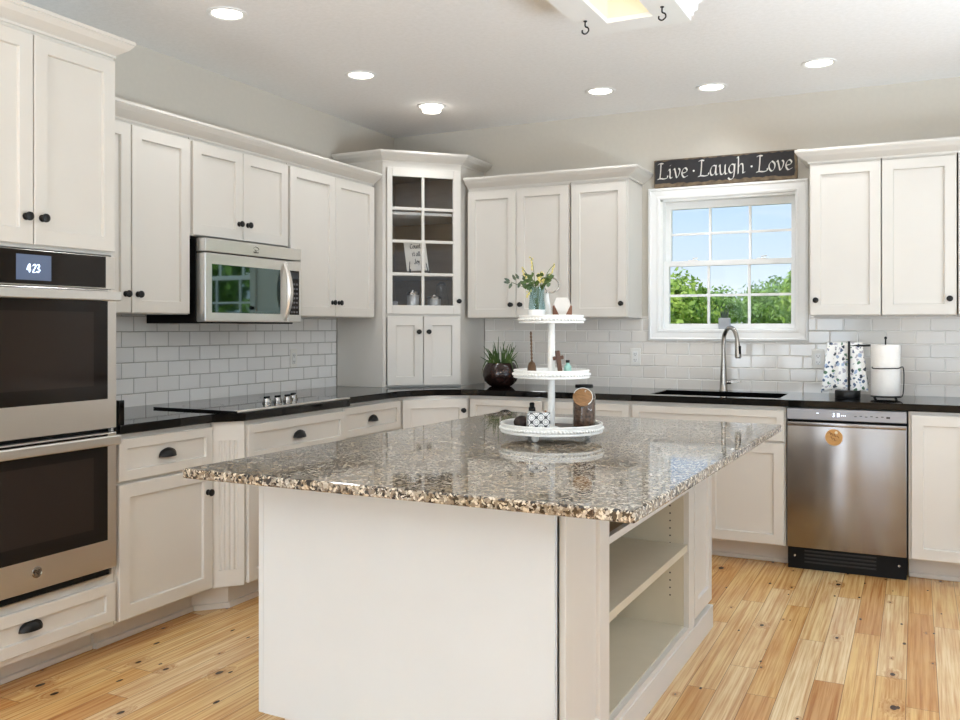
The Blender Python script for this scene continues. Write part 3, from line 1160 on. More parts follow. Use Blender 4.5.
def wall_cab(label, origin, rot, w, z0, fronts, name='wall_cabinet', dtop=None):
    t_ = thing(name, label, 'cabinet', (origin[0], origin[1], z0), rot)
    B().box(0.003, w - 0.003, -UD, 0, 0, UZ1 - z0 - 0.004).build('carcass', M['paint'], t_)
    for x0, x1, kn in fronts:
        door(t_, x0, x1, -UD - 0.0005, 0.003, (dtop or DT) - z0, kn)
    return t_


wall_cab('white two-door wall cabinet left of the microwave', (0.002, -3.167), R90, 0.714, UZ0, [(0.012, 0.339, 'RB'), (0.345, 0.704, 'LB')])
wall_cab('short white two-door wall cabinet above the microwave', (0.002, -2.452), R90, 0.762, 1.779, [(0.012, 0.374, 'RB'), (0.378, 0.752, 'LB')])
wall_cab('white two-door wall cabinet right of the microwave', (0.002, -1.688), R90, 0.895, UZ0, [(0.010, 0.447, 'RB'), (0.451, 0.887, 'LB')])
b = B()
sweep(b, [(0.002 + UD + 0.0005, -3.168), (0.002 + UD + 0.0005, -0.786)], crown_prof(2.260, 0.070, 0.072))
# path runs along +Y with the room on its right (+X)
tag(b.build('crown_molding', M['paint']), 'white crown molding along the left wall cabinets above the microwave', 'molding')

# ------------------------------------------------------------------ microwave
t = thing('microwave', 'stainless over-the-range microwave with a bowed handle', 'microwave', (0.009, -2.428, 1.345), R90)
mz = -1.345
B().box(0.0, 0.764, -0.335, 0.0, 0.0, 1.7655 + mz, 0.003).build('body', M['case'], t)
B().box(0.0, 0.764, -0.394, -0.3355, 1.700 + mz, 1.7665 + mz, 0.004, 2).build('vent_grille', M['steel_bright'], t)
dr = B()
dr.box(0.0, 0.640, -0.392, -0.3355, 1.353 + mz, 1.695 + mz, 0.005, 2)
dr = dr.build('door', M['steel_bright'], t)
B().box(0.048, 0.578, -0.3935, -0.3921, 1.398 + mz, 1.640 + mz, 0.001).build('window', M['mw_glass'], dr)
hb = B()
pts = []
for k in range(17):
    s = k / 16
    pts.append((0.616, -0.395 - 0.044 * math.sin(PI * s) ** 0.8, 1.362 + 0.322 * s + mz))
rs = []
for i, p in enumerate(pts):
    wv = 0.010 + 0.010 * math.sin(PI * i / 16)
    rs.append([(p[0] - wv, p[1] + 0.006, p[2]), (p[0] - wv * 0.6, p[1] - 0.004, p[2]), (p[0] + wv * 0.6, p[1] - 0.004, p[2]), (p[0] + wv, p[1] + 0.006, p[2])])
hb.rings(rs)
hb.build('handle', M['steel_bright'], dr, 30)
cp = B().box(0.645, 0.764, -0.392, -0.3355, 1.353 + mz, 1.695 + mz, 0.005, 2).build('control_panel', M['steel_bright'], t)
kp = B().box(0.660, 0.744, -0.3935, -0.3921, 1.395 + mz, 1.642 + mz, 0.001).build('keypad', M['oven_glass'], cp)
b = B()
for r in range(7):
    for c in range(3):
        b.box(0.668 + c * 0.024, 0.684 + c * 0.024, -0.3941, -0.3936, 1.405 + r * 0.026 + mz, 1.416 + r * 0.026 + mz)
b.build('keypad_marks', mat('keypad_print', (96, 96, 98), 0.5), kp)
B().box(0.668, 0.736, -0.3942, -0.3936, 1.596 + mz, 1.632 + mz).build('display', mat('unlit_display', (38, 42, 48), 0.1), kp)
b = B()   # small emblem on the vent grille
pen(b, [[(-1.0, 0.1), (-0.3, 0.55), (0.7, 0.35), (1.1, -0.1), (0.2, -0.45), (-0.6, -0.2)], [(-0.9, -0.7), (-0.7, -1.1), (-0.5, -0.7), (-0.3, -1.1), (-0.1, -0.6)], [(0.0, -0.7), (0.02, -1.05)], [(0.2, -0.72), (0.35, -0.9), (0.2, -1.1), (0.5, -0.95), (0.7, -0.75), (0.72, -1.1), (0.95, -0.7)]], 0.375, -0.3941, 1.738 + mz, 0.020, 0.0045)
b.build('emblem', M['dark_slot'], t)
b = B()
for k in range(2):
    b.box(0.06 + 0.36 * k, 0.34 + 0.36 * k, -0.30, -0.10, -0.004, -0.0005)
b.build('grease_filter', M['steel'], t)

# ------------------------------------------------------------------ corner tower cabinet
TM = (0.564, -0.564)
t = thing('corner_cabinet', 'white corner cabinet on the counter with a glass-paned upper door', 'cabinet', (TM[0], TM[1], CT + 0.001), PI / 4)
tz = -(CT + 0.001)
hw, dl = 0.272, 0.255
TT = 2.435
Z0, Z1 = CT + 0.001, TT


def tri_poly(ins):
    q = ins
    return [(-hw + q, q), (hw - q, q), (hw + dl - q * 1.0, dl + 0.0), (0.0, dl + hw + dl - q * 2), (-hw - dl + q * 1.0, dl)]


b = B()
th = 0.016
for sgn in (-1, 1):     # angled side panels running back to the walls
    b.prism([(sgn * hw, 0.0), (sgn * (hw + dl), dl), (sgn * (hw + dl - th * 0.7), dl + th * 0.7), (sgn * (hw - th * 0.7), th * 0.7)], Z0 + tz, Z1 + tz)
# face frame
b.box(-hw + 0.002, -0.247, -0.001, 0.018, Z0 + tz, Z1 + tz)
b.box(0.247, hw - 0.002, -0.001, 0.018, Z0 + tz, Z1 + tz)
b.box(-0.247, 0.247, -0.001, 0.018, 2.36 + tz, Z1 + tz)
b.box(-0.247, 0.247, 0.0, 0.018, 1.385 + tz, 1.43 + tz)
b.box(-0.247, 0.247, 0.0, 0.018, Z0 + tz, 0.945 + tz)
b.build('carcass', M['paint'], t)
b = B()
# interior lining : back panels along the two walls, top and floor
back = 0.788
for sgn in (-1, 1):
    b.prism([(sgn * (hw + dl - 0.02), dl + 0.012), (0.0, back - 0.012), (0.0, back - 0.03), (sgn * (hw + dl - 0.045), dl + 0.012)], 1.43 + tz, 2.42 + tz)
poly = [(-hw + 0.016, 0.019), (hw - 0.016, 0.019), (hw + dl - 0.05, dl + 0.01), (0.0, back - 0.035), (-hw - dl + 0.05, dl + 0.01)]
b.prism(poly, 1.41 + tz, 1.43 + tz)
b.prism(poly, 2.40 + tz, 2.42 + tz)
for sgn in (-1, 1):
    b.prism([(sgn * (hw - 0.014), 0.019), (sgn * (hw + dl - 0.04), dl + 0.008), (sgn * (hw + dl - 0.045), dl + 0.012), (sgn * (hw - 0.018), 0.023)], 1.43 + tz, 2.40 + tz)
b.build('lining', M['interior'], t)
spoly = [(-hw + 0.03, 0.040), (hw - 0.03, 0.040), (hw + dl - 0.07, dl + 0.01), (0.0, back - 0.06), (-hw - dl + 0.07, dl + 0.01)]
for z in (1.688, 2.098):
    B().prism(spoly, z - 0.018 + tz, z + tz).build('shelf', M['paint'], t)
# glass door
gd = B()
gx, gz0, gz1, dz0, dz1 = 0.209, 1.472, 2.326, 1.414, 2.384
y0, y1 = -0.0215, -0.0015
gd.box(-0.246, -gx, y0, y1, dz0 + tz, dz1 + tz, 0.002)
gd.box(gx, 0.275 - 0.012, y0, y1, dz0 + tz, dz1 + tz, 0.002)
gd.box(-gx, gx, y0, y1, dz0 + tz, gz0 + tz, 0.001)
gd.box(-gx, gx, y0, y1, gz1 + tz, dz1 + tz, 0.001)
gd = gd.build('glass_door', M['paint'], t)
b = B()
b.box(-0.010, 0.010, y0 + 0.002, y1 - 0.004, gz0 + tz, gz1 + tz, 0.002)
for z in (1.679, 1.897, 2.114):
    b.box(-gx, gx, y0 + 0.0025, y1 - 0.0045, z - 0.010 + tz, z + 0.010 + tz, 0.002)
b.build('muntin', M['paint'], gd)
B().box(-gx, gx, -0.0055, -0.0025, gz0 + tz, gz1 + tz).build('pane', M['cab_pane'], gd)
add_knob(gd, 0.247, -0.0215, 1.502 + tz)
door(t, -0.244, 0.0, -0.0015, 0.938 + tz, 1.398 + tz, 'RT', frame=0.060, knob_off=0.102)
door(t, 0.004, 0.262, -0.0015, 0.938 + tz, 1.398 + tz, 'LT', frame=0.060, knob_off=0.102)
b = B()
sweep(b, [(-hw - dl + 0.002, dl), (-hw, -0.001), (hw, -0.001), (hw + dl - 0.002, dl)], crown_prof(2.420 + tz, 0.066, 0.068))
b.build('crown_molding', M['paint'], t)


def tower_pt(x, y, z):
    c, s = math.cos(PI / 4), math.sin(PI / 4)
    return (TM[0] + x * c - y * s, TM[1] + x * s + y * c, z)


# things inside the tower cabinet
p_ = thing('plaque', 'white plaque with script lettering on a wire easel inside the glass cabinet', 'plaque', tower_pt(0.004, 0.115, 1.689), PI / 4 + 0.10)
pl = B()
pl.box(-0.080, 0.080, -0.004, 0.004, 0.022, 0.232, 0.002)
pl = pl.build('board', M['card'], p_)
pl.rotation_euler = (-0.16, -0.07, 0)
b = B()
for txt, zz in (('Count', 0.178), ('it all', 0.125), ('Joy', 0.072)):
    write(b, txt, -width_of(txt) * 0.010, -0.0042, zz, 0.020, 0.0055)
b.build('lettering', M['ink'], pl)
b = B()
for sx in (-0.07, 0.07):
    b.tube([(sx, -0.035, 0.030), (sx, -0.032, 0.008), (sx, -0.012, 0.005), (sx * 0.7, 0.06, 0.004)], 0.003, 6)
    b.tube([(sx, -0.012, 0.005), (sx * 0.6, 0.045, 0.19)], 0.003, 6)
b.tube([(-0.07, -0.012, 0.006), (0.07, -0.012, 0.006)], 0.003, 6)
b.build('easel', M['black'], p_)


def canister(label, x, y, r, h):
    t_ = thing('canister', label, 'canister', tower_pt(x, y, 1.431), 0, 'metal canisters in the glass cabinet')
    B().lathe([(r, 0), (r, 0.004), (r * 0.97, 0.008), (r * 0.97, h * 0.8), (r, h * 0.82)], seg=24).build('body', M['silver'], t_, 40)
    B().lathe([(r * 1.03, h * 0.825), (r * 1.03, h * 0.93), (r * 0.9, h), (0.012, h), (0.012, h + 0.012), (0.0, h + 0.014)], seg=24).build('lid', M['chrome'], t_, 40)


canister('taller silver canister at the left on the bottom shelf of the glass cabinet', -0.045, 0.075, 0.042, 0.135)
canister('silver canister right of the door bar in the glass cabinet', 0.105, 0.075, 0.046, 0.105)
t_ = tag(B().box(-0.05, 0.05, -0.035, 0.035, 0, 0.072, 0.006, 2).build('box', mat('grey_tin', (150, 148, 150), 0.4, 0.3)), 'small grey box at the left of the bottom shelf in the glass cabinet', 'box')
t_.location = tower_pt(-0.19, 0.14, 1.431)
t_.rotation_euler = (0, 0, PI / 4)
t_ = thing('glass_pitcher', 'clear glass pitcher at the right inside the glass cabinet', 'pitcher', tower_pt(0.185, 0.17, 1.431))
B().lathe([(0.035, 0), (0.05, 0.02), (0.055, 0.07), (0.042, 0.13), (0.036, 0.17), (0.040, 0.185), (0.038, 0.185), (0.034, 0.17), (0.040, 0.13), (0.052, 0.07), (0.047, 0.022), (0.0, 0.01)], seg=20, cap1=False).build('body', M['clear_glass'], t_, 50)
B().lathe([(0.03, 0.186), (0.03, 0.196), (0.015, 0.21), (0.0, 0.214)], seg=16).build('stopper', M['chrome'], t_, 50)
for k, x in enumerate((-0.16, -0.10)):
    o = B().lathe([(0.028, 0), (0.008, 0.004), (0.006, 0.05), (0.03, 0.075), (0.034, 0.10), (0.030, 0.13), (0.029, 0.13), (0.032, 0.10), (0.028, 0.077), (0.0, 0.058)], seg=16, cap1=False).build('wine_glass', M['clear_glass'], None, 50)
    o.location = tower_pt((-0.20, -0.21)[k], 0.13 + 0.085 * k, 1.689)
    tag(o, ('stemmed glass at the left end of the middle shelf in the glass cabinet', 'stemmed glass beside the plaque behind the leftmost glass')[k], 'glass', 'stemware in the glass cabinet')

# ------------------------------------------------------------------ back wall uppers
wall_cab('white two-door wall cabinet between the corner cabinet and the single-door one', (0.784, -0.002), 0, 0.742, UZ0, [(0.006, 0.363, 'RB'), (0.367, 0.733, 'LB')])
wall_cab('white single-door wall cabinet just left of the window', (1.5265, -0.002), 0, 0.387, UZ0, [(0.010, 0.378, 'RB')])
b = B()
YF = -0.002 - UD - 0.0005
sweep(b, [(0.784, YF), (1.9145, YF), (1.9145, -0.003)], crown_prof(2.262, 0.070, 0.074))
tag(b.build('crown_molding', M['paint']), 'white crown molding on the wall cabinets left of the window', 'molding')
wall_cab('white wall cabinet just right of the window with its knob at lower left', (2.982, -0.002), 0, 0.381, 1.392, [(0.008, 0.381 - 0.002, 'LB')], dtop=2.254)
wall_cab('white wall cabinet second from the window with its knob at lower right', (3.364, -0.002), 0, 0.374, 1.392, [(0.002, 0.368, 'RB')], dtop=2.254)
wall_cab('white wall cabinet at the right edge of the picture', (3.739, -0.002), 0, 0.760, 1.392, [(0.003, 0.378, 'RB'), (0.382, 0.756, 'LB')], dtop=2.254)
b = B()
sweep(b, [(2.9815, -0.003), (2.9815, YF), (4.50, YF)], crown_prof(2.266, 0.070, 0.074))
tag(b.build('crown_molding', M['paint']), 'white crown molding on the wall cabinets right of the window', 'molding')

# ------------------------------------------------------------------ base cabinets
BD = 0.608
BT = CB - 0.001


def base_cab(label, origin, rot, w, fronts, toe=True, depth=BD):
    t_ = thing('base_cabinet', label, 'cabinet', (origin[0], origin[1], 0.0), rot)
    B().box(0, w, -depth, 0, 0.118, BT).build('carcass', M['paint'], t_)
    if toe:
        b_ = B()
        b_.box(0, w, -depth + 0.115, -0.02, 0, 0.1175)
        b_.box(0, w, -depth + 0.101, -depth + 0.115, 0, 0.024, 0.004)
        b_.build('toe_kick', M['toe'], t_)
    for f in fronts:
        if f[0] == 'door':
            door(t_, f[1], f[2], -depth - 0.0005, f[3], f[4], f[5], knob_off=0.11)
        else:
            drawer(t_, f[1], f[2], -depth - 0.0005, f[3], f[4], f[5])
    return t_


base_cab('white base cabinet with one drawer and one door beside the oven', (0.002, -3.167), R90, 0.552,
         [('drawer', 0.008, 0.545, 0.694, 0.868, True), ('door', 0.008, 0.545, 0.128, 0.682, 'RT')])
# cooktop cabinet with fluted angled posts, standing proud of its neighbours
t = thing('cooktop_cabinet', 'white base cabinet under the cooktop standing forward between fluted posts', 'cabinet', (0.002, -2.614, 0.0), R90)
BF = 0.705
cw = 1.032
B().prism([(0.001, 0), (cw, 0), (cw, -BD), (cw - 0.115, -BF), (0.115, -BF), (0.001, -BD)], 0.118, BT).build('carcass', M['paint'], t)
b = B()
b.prism([(0.001, -0.02), (cw, -0.02), (cw, -BD + 0.115), (cw - 0.12, -BF + 0.10), (0.12, -BF + 0.10), (0.001, -BD + 0.115)], 0, 0.1175)
b.prism([(0.001, -BD + 0.115), (0.12, -BF + 0.10), (cw - 0.12, -BF + 0.10), (cw, -BD + 0.115), (cw, -BD + 0.101), (cw - 0.115, -BF + 0.086), (0.115, -BF + 0.086), (0.001, -BD + 0.101)], 0, 0.024)
b.build('toe_kick', M['toe'], t)
for sgn in (0, 1):      # fluted angled posts
    b = B()
    p0, p1 = Vector((0.004, -BD - 0.002)), Vector((0.113, -BF - 0.002))
    dv = (p1 - p0)
    L_ = dv.length
    dv.normalize()
    nv = Vector((dv.y, -dv.x))
    prof = [(0, 0.0), (0, 0.010)]
    for k in range(4):
        c_ = L_ * (0.26 + 0.16 * k)
        prof += [(c_ - 0.007, 0.010), (c_ - 0.004, 0.005), (c_ + 0.004, 0.005), (c_ + 0.007, 0.010)]
    prof += [(L_, 0.010), (L_, 0.0)]
    poly = []
    for s_, o_ in prof:
        v_ = p0 + dv * s_ + nv * o_
        poly.append((v_.x if sgn == 0 else cw - v_.x, v_.y))
    b.prism(poly, 0.20, 0.80)
    flat = [p0, p0 + nv * 0.0105, p1 + nv * 0.0105, p1]
    flat = [((v_.x if sgn == 0 else cw - v_.x), v_.y) for v_ in flat]
    b.prism(flat, 0.124, 0.20)
    b.prism(flat, 0.80, BT)
    b.build('fluted_post', M['paint'], t)
drawer(t, 0.125, cw - 0.120, -BF - 0.0005, 0.694, 0.868)
door(t, 0.125, cw / 2 - 0.002, -BF - 0.0005, 0.128, 0.682, 'RT', knob_off=0.11)
door(t, cw / 2 + 0.002, cw - 0.120, -BF - 0.0005, 0.128, 0.682, 'LT', knob_off=0.11)
base_cab('white base cabinet with a drawer right of the cooktop', (0.002, -1.581), R90, 0.640,
         [('drawer', 0.012, 0.628, 0.694, 0.868, True), ('door', 0.012, 0.318, 0.128, 0.682, 'RT'), ('door', 0.322, 0.628, 0.128, 0.682, 'LT')])
# diagonal corner base
t = thing('base_cabinet', 'white diagonal corner base cabinet under the glass-door corner cabinet', 'cabinet', (0.772, -0.772, 0), PI / 4)
q = 0.7071
hwb = 0.2275
cb = 0.610


def to_loc(x, y):
    dx, dy = x - 0.772, y + 0.772
    return (dx * q + dy * q, -dx * q + dy * q)


B().prism([to_loc(0.003, -0.003), to_loc(0.003, -0.939), to_loc(0.610, -0.939), to_loc(0.939, -0.610), to_loc(0.939, -0.003)], 0.118, BT).build('carcass', M['paint'], t)
B().prism([to_loc(0.02, -0.02), to_loc(0.02, -0.939), to_loc(0.49, -0.939), to_loc(0.939, -0.49), to_loc(0.939, -0.02)], 0, 0.1175).build('toe_kick', M['toe'], t)
yd = to_loc(0.610, -0.939)[1]
door(t, -0.215, 0.215, yd - 0.0005, 0.128, 0.868, 'RT', knob_off=0.075)
base_cab('white base cabinet with a drawer right of the diagonal corner cabinet', (0.941, -0.002), 0, 0.5185,
         [('drawer', 0.012, 0.513, 0.694, 0.868, True), ('door', 0.012, 0.513, 0.128, 0.682, 'RT')])
base_cab('white base cabinet with a drawer behind the tiered tray, left of the sink', (1.461, -0.002), 0, 0.553,
         [('drawer', 0.006, 0.545, 0.694, 0.868, True), ('door', 0.006, 0.545, 0.128, 0.682, 'RT')])
t = thing('base_cabinet', 'white sink base cabinet left of the dishwasher with a blank drawer front', 'cabinet', (2.0155, -0.002, 0.0))
b = B()
sw = 0.878
b.box(0, 0.018, -BD, 0, 0.118, BT)
b.box(sw - 0.018, sw, -BD, 0, 0.118, BT)
b.box(0.018, sw - 0.018, -BD, 0, 0.118, 0.138)
b.box(0.018, sw - 0.018, -0.012, 0, 0.138, 0.60)
b.box(0.018, sw - 0.018, -BD, -BD + 0.018, 0.138, BT)
b.build('carcass', M['paint'], t)
b = B()
b.box(0, sw, -BD + 0.115, -0.02, 0, 0.1175)
b.box(0, sw, -BD + 0.101, -BD + 0.115, 0, 0.024, 0.004)
b.build('toe_kick', M['toe'], t)
drawer(t, 0.012, sw - 0.008, -BD - 0.0005, 0.696, 0.868, False)
door(t, 0.012, 0.437, -BD - 0.0005, 0.124, 0.684, 'RT', knob_off=0.11)
door(t, 0.441, sw - 0.008, -BD - 0.0005, 0.124, 0.684, None)
base_cab('white base cabinet right of the dishwasher', (3.502, -0.002), 0, 0.60,
         [('door', 0.012, 0.298, 0.124, 0.872, None), ('door', 0.302, 0.590, 0.124, 0.872, 'LT')])
base_cab('white base cabinet past the right edge of the picture', (4.104, -0.002), 0, 0.60,
         [('door', 0.012, 0.298, 0.124, 0.872, 'RT'), ('door', 0.302, 0.590, 0.124, 0.872, 'LT')])

# ------------------------------------------------------------------ dishwasher
t = thing('dishwasher', 'stainless dishwasher with a round wooden magnet on its door', 'dishwasher', (2.897, -0.004, 0.0))
B().box(0, 0.600, -0.560, 0, 0.02, BT - 0.002).build('tub', M['case'], t)
dd = B()
dd.box(0.003, 0.597, -0.632, -0.5605, 0.125, 0.806, 0.006, 2)
dd.box(0.003, 0.597, -0.640, -0.615, 0.790, 0.812, 0.004, 2)
dd.build('door', M['steel_dark'], t, 30)
dcp = B().box(0.003, 0.597, -0.636, -0.5605, 0.824, 0.886, 0.003).build('control_panel', mat('grey_control_panel', (150, 150, 153), 0.35, 0.6, var=0.03), t)
B().box(0.02, 0.58, -0.600, -0.5605, 0.8125, 0.8235).build('handle_recess', M['case'], t)
b = B()
write(b, '3', 0.238, -0.6362, 0.845, 0.0125, 0.0036, ang=0.3)
write(b, 'H', 0.262, -0.6362, 0.845, 0.0125, 0.0036, ang=0.3)
write(b, ':', 0.228, -0.6362, 0.845, 0.0125, 0.0036, ang=0.3)
for k in range(3):
    b.box(0.280 + k * 0.009, 0.285 + k * 0.009, -0.6368, -0.6362, 0.850, 0.855)
b.box(0.155, 0.168, -0.6368, -0.6362, 0.860, 0.864)
b.build('lit_display', M['digits'], dcp)
b = B()
for k in range(6):
    b.box(0.345 + k * 0.026, 0.357 + k * 0.026, -0.6368, -0.6362, 0.849 + (k % 2) * 0.003, 0.853 + (k % 2) * 0.003)
b.box(0.500, 0.518, -0.6368, -0.6362, 0.846, 0.856)
b.build('button_marks', M['dark_slot'], dcp)
kp = B().box(0.004, 0.596, -0.585, -0.5605, 0.0, 0.122).build('kick_plate', M['case'], t)
b = B()
for k in range(4):
    b.box(0.09, 0.45, -0.588, -0.5852, 0.035 + k * 0.020, 0.043 + k * 0.020)
b.build('vent_slat', mat('black_louver', (26, 25, 24), 0.4), kp)
b = B()
for x in (0.040, 0.560):
    b.lathe([(0.006, 0), (0.006, 0.002), (0, 0.002)], (x, -0.5852, 0.070), 12, 'Y')
b.build('screw', M['chrome'], kp)
mg = thing('magnet', 'round wooden magnet on the dishwasher door', 'magnet', (3.141, -0.6365, 0.735))
md = B().lathe([(0.044, 0), (0.044, 0.006), (0.042, 0.008), (0.0, 0.008)], (0, 0, 0), 36, 'Y').build('disc', M['magnet'], mg, 30)
b = B()
pen(b, [[(-1.2, 0.2), (-0.9, 0.7), (-0.7, 0.1), (-0.5, 0.6), (-0.2, 0.2), (0.1, 0.7), (0.4, 0.2), (0.8, 0.6), (1.2, 0.3)],
        [(-0.9, -0.7), (-0.6, -0.3), (-0.3, -0.8), (0.0, -0.35), (0.3, -0.8), (0.7, -0.4)]], 0, -0.0082, 0.004, 0.022, 0.004, slope=-0.5)
b.build('engraving', mat('burnt_engraving', (128, 84, 44), 0.7), md)
B().ball((0.012, -0.010, 0.026), 0.008, 1, 0.35, 1).build('emblem', mat('pale_emblem', (228, 214, 186), 0.5), md, 60)

# ------------------------------------------------------------------ perimeter counter with sink cut-out
ov = 0.032     # overhang past the carcass
fx = 0.610 + ov
bx = 0.002 + BF + ov
SX0, SX1, SY0, SY1 = 2.11, 2.85, -0.545, -0.155
poly = [(0.009, -3.166), (fx, -3.166), (fx, -2.640), (bx, -2.525), (bx, -1.672), (fx, -1.56), (fx, -0.960), (0.960, -fx),
        (4.72, -fx), (4.72, -0.009), (0.009, -0.009)]
b = B()
# arc softening at the diagonal corner
pp = []
for i, p0 in enumerate(poly):
    pp.append(p0)
# split into pieces around the sink opening so the hole is real
left_part = [(0.009, -3.166), (fx, -3.166), (fx, -2.640), (bx, -2.525), (bx, -1.672), (fx, -1.56), (fx, -1.02), (fx + 0.035, -0.915), (0.78, -0.76), (0.915, -fx - 0.035), (1.02, -fx), (SX0, -fx), (SX0, -0.009), (0.009, -0.009)]
b.prism(left_part, CB, CT, 0.004)
b.box(SX0, SX1, -fx, SY0, CB, CT)
b.box(SX0, SX1, SY1, -0.009, CB, CT)
b.box(SX1, 4.72, -fx, -0.009, CB, CT, 0.0)
b.box(0.009, 0.638, -3.1655, -3.139, CT, CT + 0.10, 0.002)
tag(b.build('countertop', M['counter']), 'polished black granite countertop running along both walls', 'countertop')

t = thing('sink', 'black undermount sink below the window', 'sink', ((SX0 + SX1) / 2, (SY0 + SY1) / 2, 0.675))
sx, sy = (SX1 - SX0) / 2 + 0.006, (SY1 - SY0) / 2 + 0.006


def rect(hx, hy, z, c=0.02):
    return [(-hx + c, -hy, z), (hx - c, -hy, z), (hx, -hy + c, z), (hx, hy - c, z), (hx - c, hy, z), (-hx + c, hy, z), (-hx, hy - c, z), (-hx, -hy + c, z)]


B().rings([rect(sx + 0.012, sy + 0.008, 0.205), rect(sx + 0.012, sy + 0.008, 0.214), rect(sx, sy, 0.214), rect(sx - 0.008, sy - 0.008, 0.012), rect(sx - 0.02, sy - 0.02, 0.004)], False, True).build('basin', M['sink'], t)
B().lathe([(0.045, 0.0045), (0.045, 0.007), (0.03, 0.008), (0.028, 0.006), (0, 0.006)], seg=24).build('drain', M['chrome'], t, 40)

# faucet
t = thing('faucet', 'brushed nickel gooseneck pull-down faucet behind the sink', 'faucet', (2.458, -0.100, CT + 0.0005), 0.78)
body = B().lathe([(0.027, 0), (0.027, 0.006), (0.024, 0.010), (0.022, 0.06), (0.019, 0.14), (0.015, 0.20), (0.0135, 0.24)], seg=20).build('body', M['chrome'], t, 40)
B().tube([(0, 0, 0.235), (0, 0, 0.30), (0.0, -0.012, 0.355), (0.0, -0.055, 0.392), (0, -0.105, 0.385), (0, -0.135, 0.345), (0, -0.145, 0.305)], [0.0135, 0.013], 14, 6).build('spout', M['chrome'], t, 60)
sp = B().tube([(0, -0.144, 0.306), (0, -0.150, 0.262), (0, -0.153, 0.215)], [0.0150, 0.0205], 16).build('spray_head', M['chrome'], t, 60)
B().lathe([(0.017, 0.0), (0.016, -0.006), (0.0, -0.007)], (0, -0.1532, 0.2145), 14).build('nozzle', M['case'], sp, 40)
b = B()
b.box(-0.006, 0.006, -0.176, -0.170, 0.235, 0.285, 0.002)
b.build('spray_button', M['case'], sp)
b = B()
ld = Vector((0.76, -0.65, 0))
lp_ = Vector((-ld.y, ld.x, 0))
b.tube([tuple(ld * 0.012 + Vector((0, 0, 0.055))), tuple(ld * 0.045 + Vector((0, 0, 0.056)))], 0.012, 12)
rg = []
for (dd_, wd_, zz_) in ((0.030, 0.010, 0.058), (0.060, 0.013, 0.060), (0.105, 0.010, 0.062)):
    c_ = ld * dd_
    rg.append([tuple(c_ + lp_ * wd_ + Vector((0, 0, zz_ - 0.005))), tuple(c_ - lp_ * wd_ + Vector((0, 0, zz_ - 0.005))), tuple(c_ - lp_ * wd_ + Vector((0, 0, zz_ + 0.005))), tuple(c_ + lp_ * wd_ + Vector((0, 0, zz_ + 0.005)))])
b.rings(rg)
b.build('lever', M['chrome'], t, 40)

# ------------------------------------------------------------------ cooktop
t = thing('cooktop', 'black glass cooktop with four knobs set in the counter below the microwave', 'cooktop', (0.435, -2.10, CT + 0.0005))
B().box(-0.235, 0.270, -0.457, 0.457, 0, 0.006, 0.002).build('glass_plate', M['cooktop'], t)
b = B()
b.box(0.270, 0.286, -0.457, 0.457, 0, 0.009, 0.002)
b.box(0.258, 0.270, -0.457, 0.457, 0.0062, 0.009, 0.001)
b.build('front_trim', M['steel_bright'], t)
B().box(-0.238, 0.284, -0.4615, -0.4575, 0, 0.0085, 0.001).build('side_trim', M['case'], t)
for kx, ky in ((0.10, -0.025), (0.105, 0.055), (0.11, 0.13), (0.075, 0.225)):
    kb = B().lathe([(0.024, 0.0062), (0.024, 0.012), (0.021, 0.014), (0.019, 0.030), (0.016, 0.032), (0, 0.032)], (kx, ky, 0), 20).build('knob', M['chrome'], t, 40)
    B().box(kx - 0.006, kx + 0.006, ky - 0.02, ky + 0.02, 0.0325, 0.042, 0.003, 2).build('grip', M['case'], kb)
b = B()
for cx_, cy_, r in ((-0.10, -0.27, 0.10), (0.13, -0.27, 0.075), (-0.10, 0.03, 0.075), (-0.10, 0.30, 0.09)):
    prof = [(cx_ + r * math.cos(a * 2 * PI / 48), cy_ + r * math.sin(a * 2 * PI / 48), 0.0063) for a in range(48)]
    prof2 = [(cx_ + (r - 0.002) * math.cos(a * 2 * PI / 48), cy_ + (r - 0.002) * math.sin(a * 2 * PI / 48), 0.0063) for a in range(48)]
    b.rings([prof, prof2], False, False)
b.build('burner_ring', mat('burner_print', (70, 70, 72), 0.3), t)

# ------------------------------------------------------------------ island
IR = -0.0175
isl = thing('island_cabinet', 'white kitchen island base with open shelves on its right side', 'island', (1.671, -3.55, 0.0), IR)
IT = 0.8795
IW, IL = 1.024, 1.80
fp = B()
fp.box(0.022, 1.006, 0.0, 0.018, 0.112, IT)
fp.build('front_panel', M['paint_daylit'], isl)
B().box(0.0, 0.0195, 0.002, 0.03, 0.112, IT).build('corner_strip', M['paint_daylit'], isl)
b = B()
b.box(0.0, 0.018, 0.0305, IL, 0.112, IT)
b.box(0.0, 0.70, IL - 0.018, IL + 0.0, 0.112, IT)
b.build('left_panel', M['paint'], isl)
b = B()
b.box(0.019, 0.715, 0.022, IL - 0.019, 0.112, IT)
b.box(0.716, IW - 0.040, 0.022, 0.388, 0.112, IT)      # block behind the near end panel
b.box(0.716, IW - 0.020, 1.375, IL - 0.019, 0.112, IT)   # far block behind the small door
b.build('body', M['paint'], isl)
b = B()
b.box(0.04, IW - 0.03, 0.08, IL - 0.03, 0.0, 0.1115)
b.build('plinth', M['toe'], isl)
# right-hand face: near end panel, shelf opening, far narrow door, base board
ep = B()


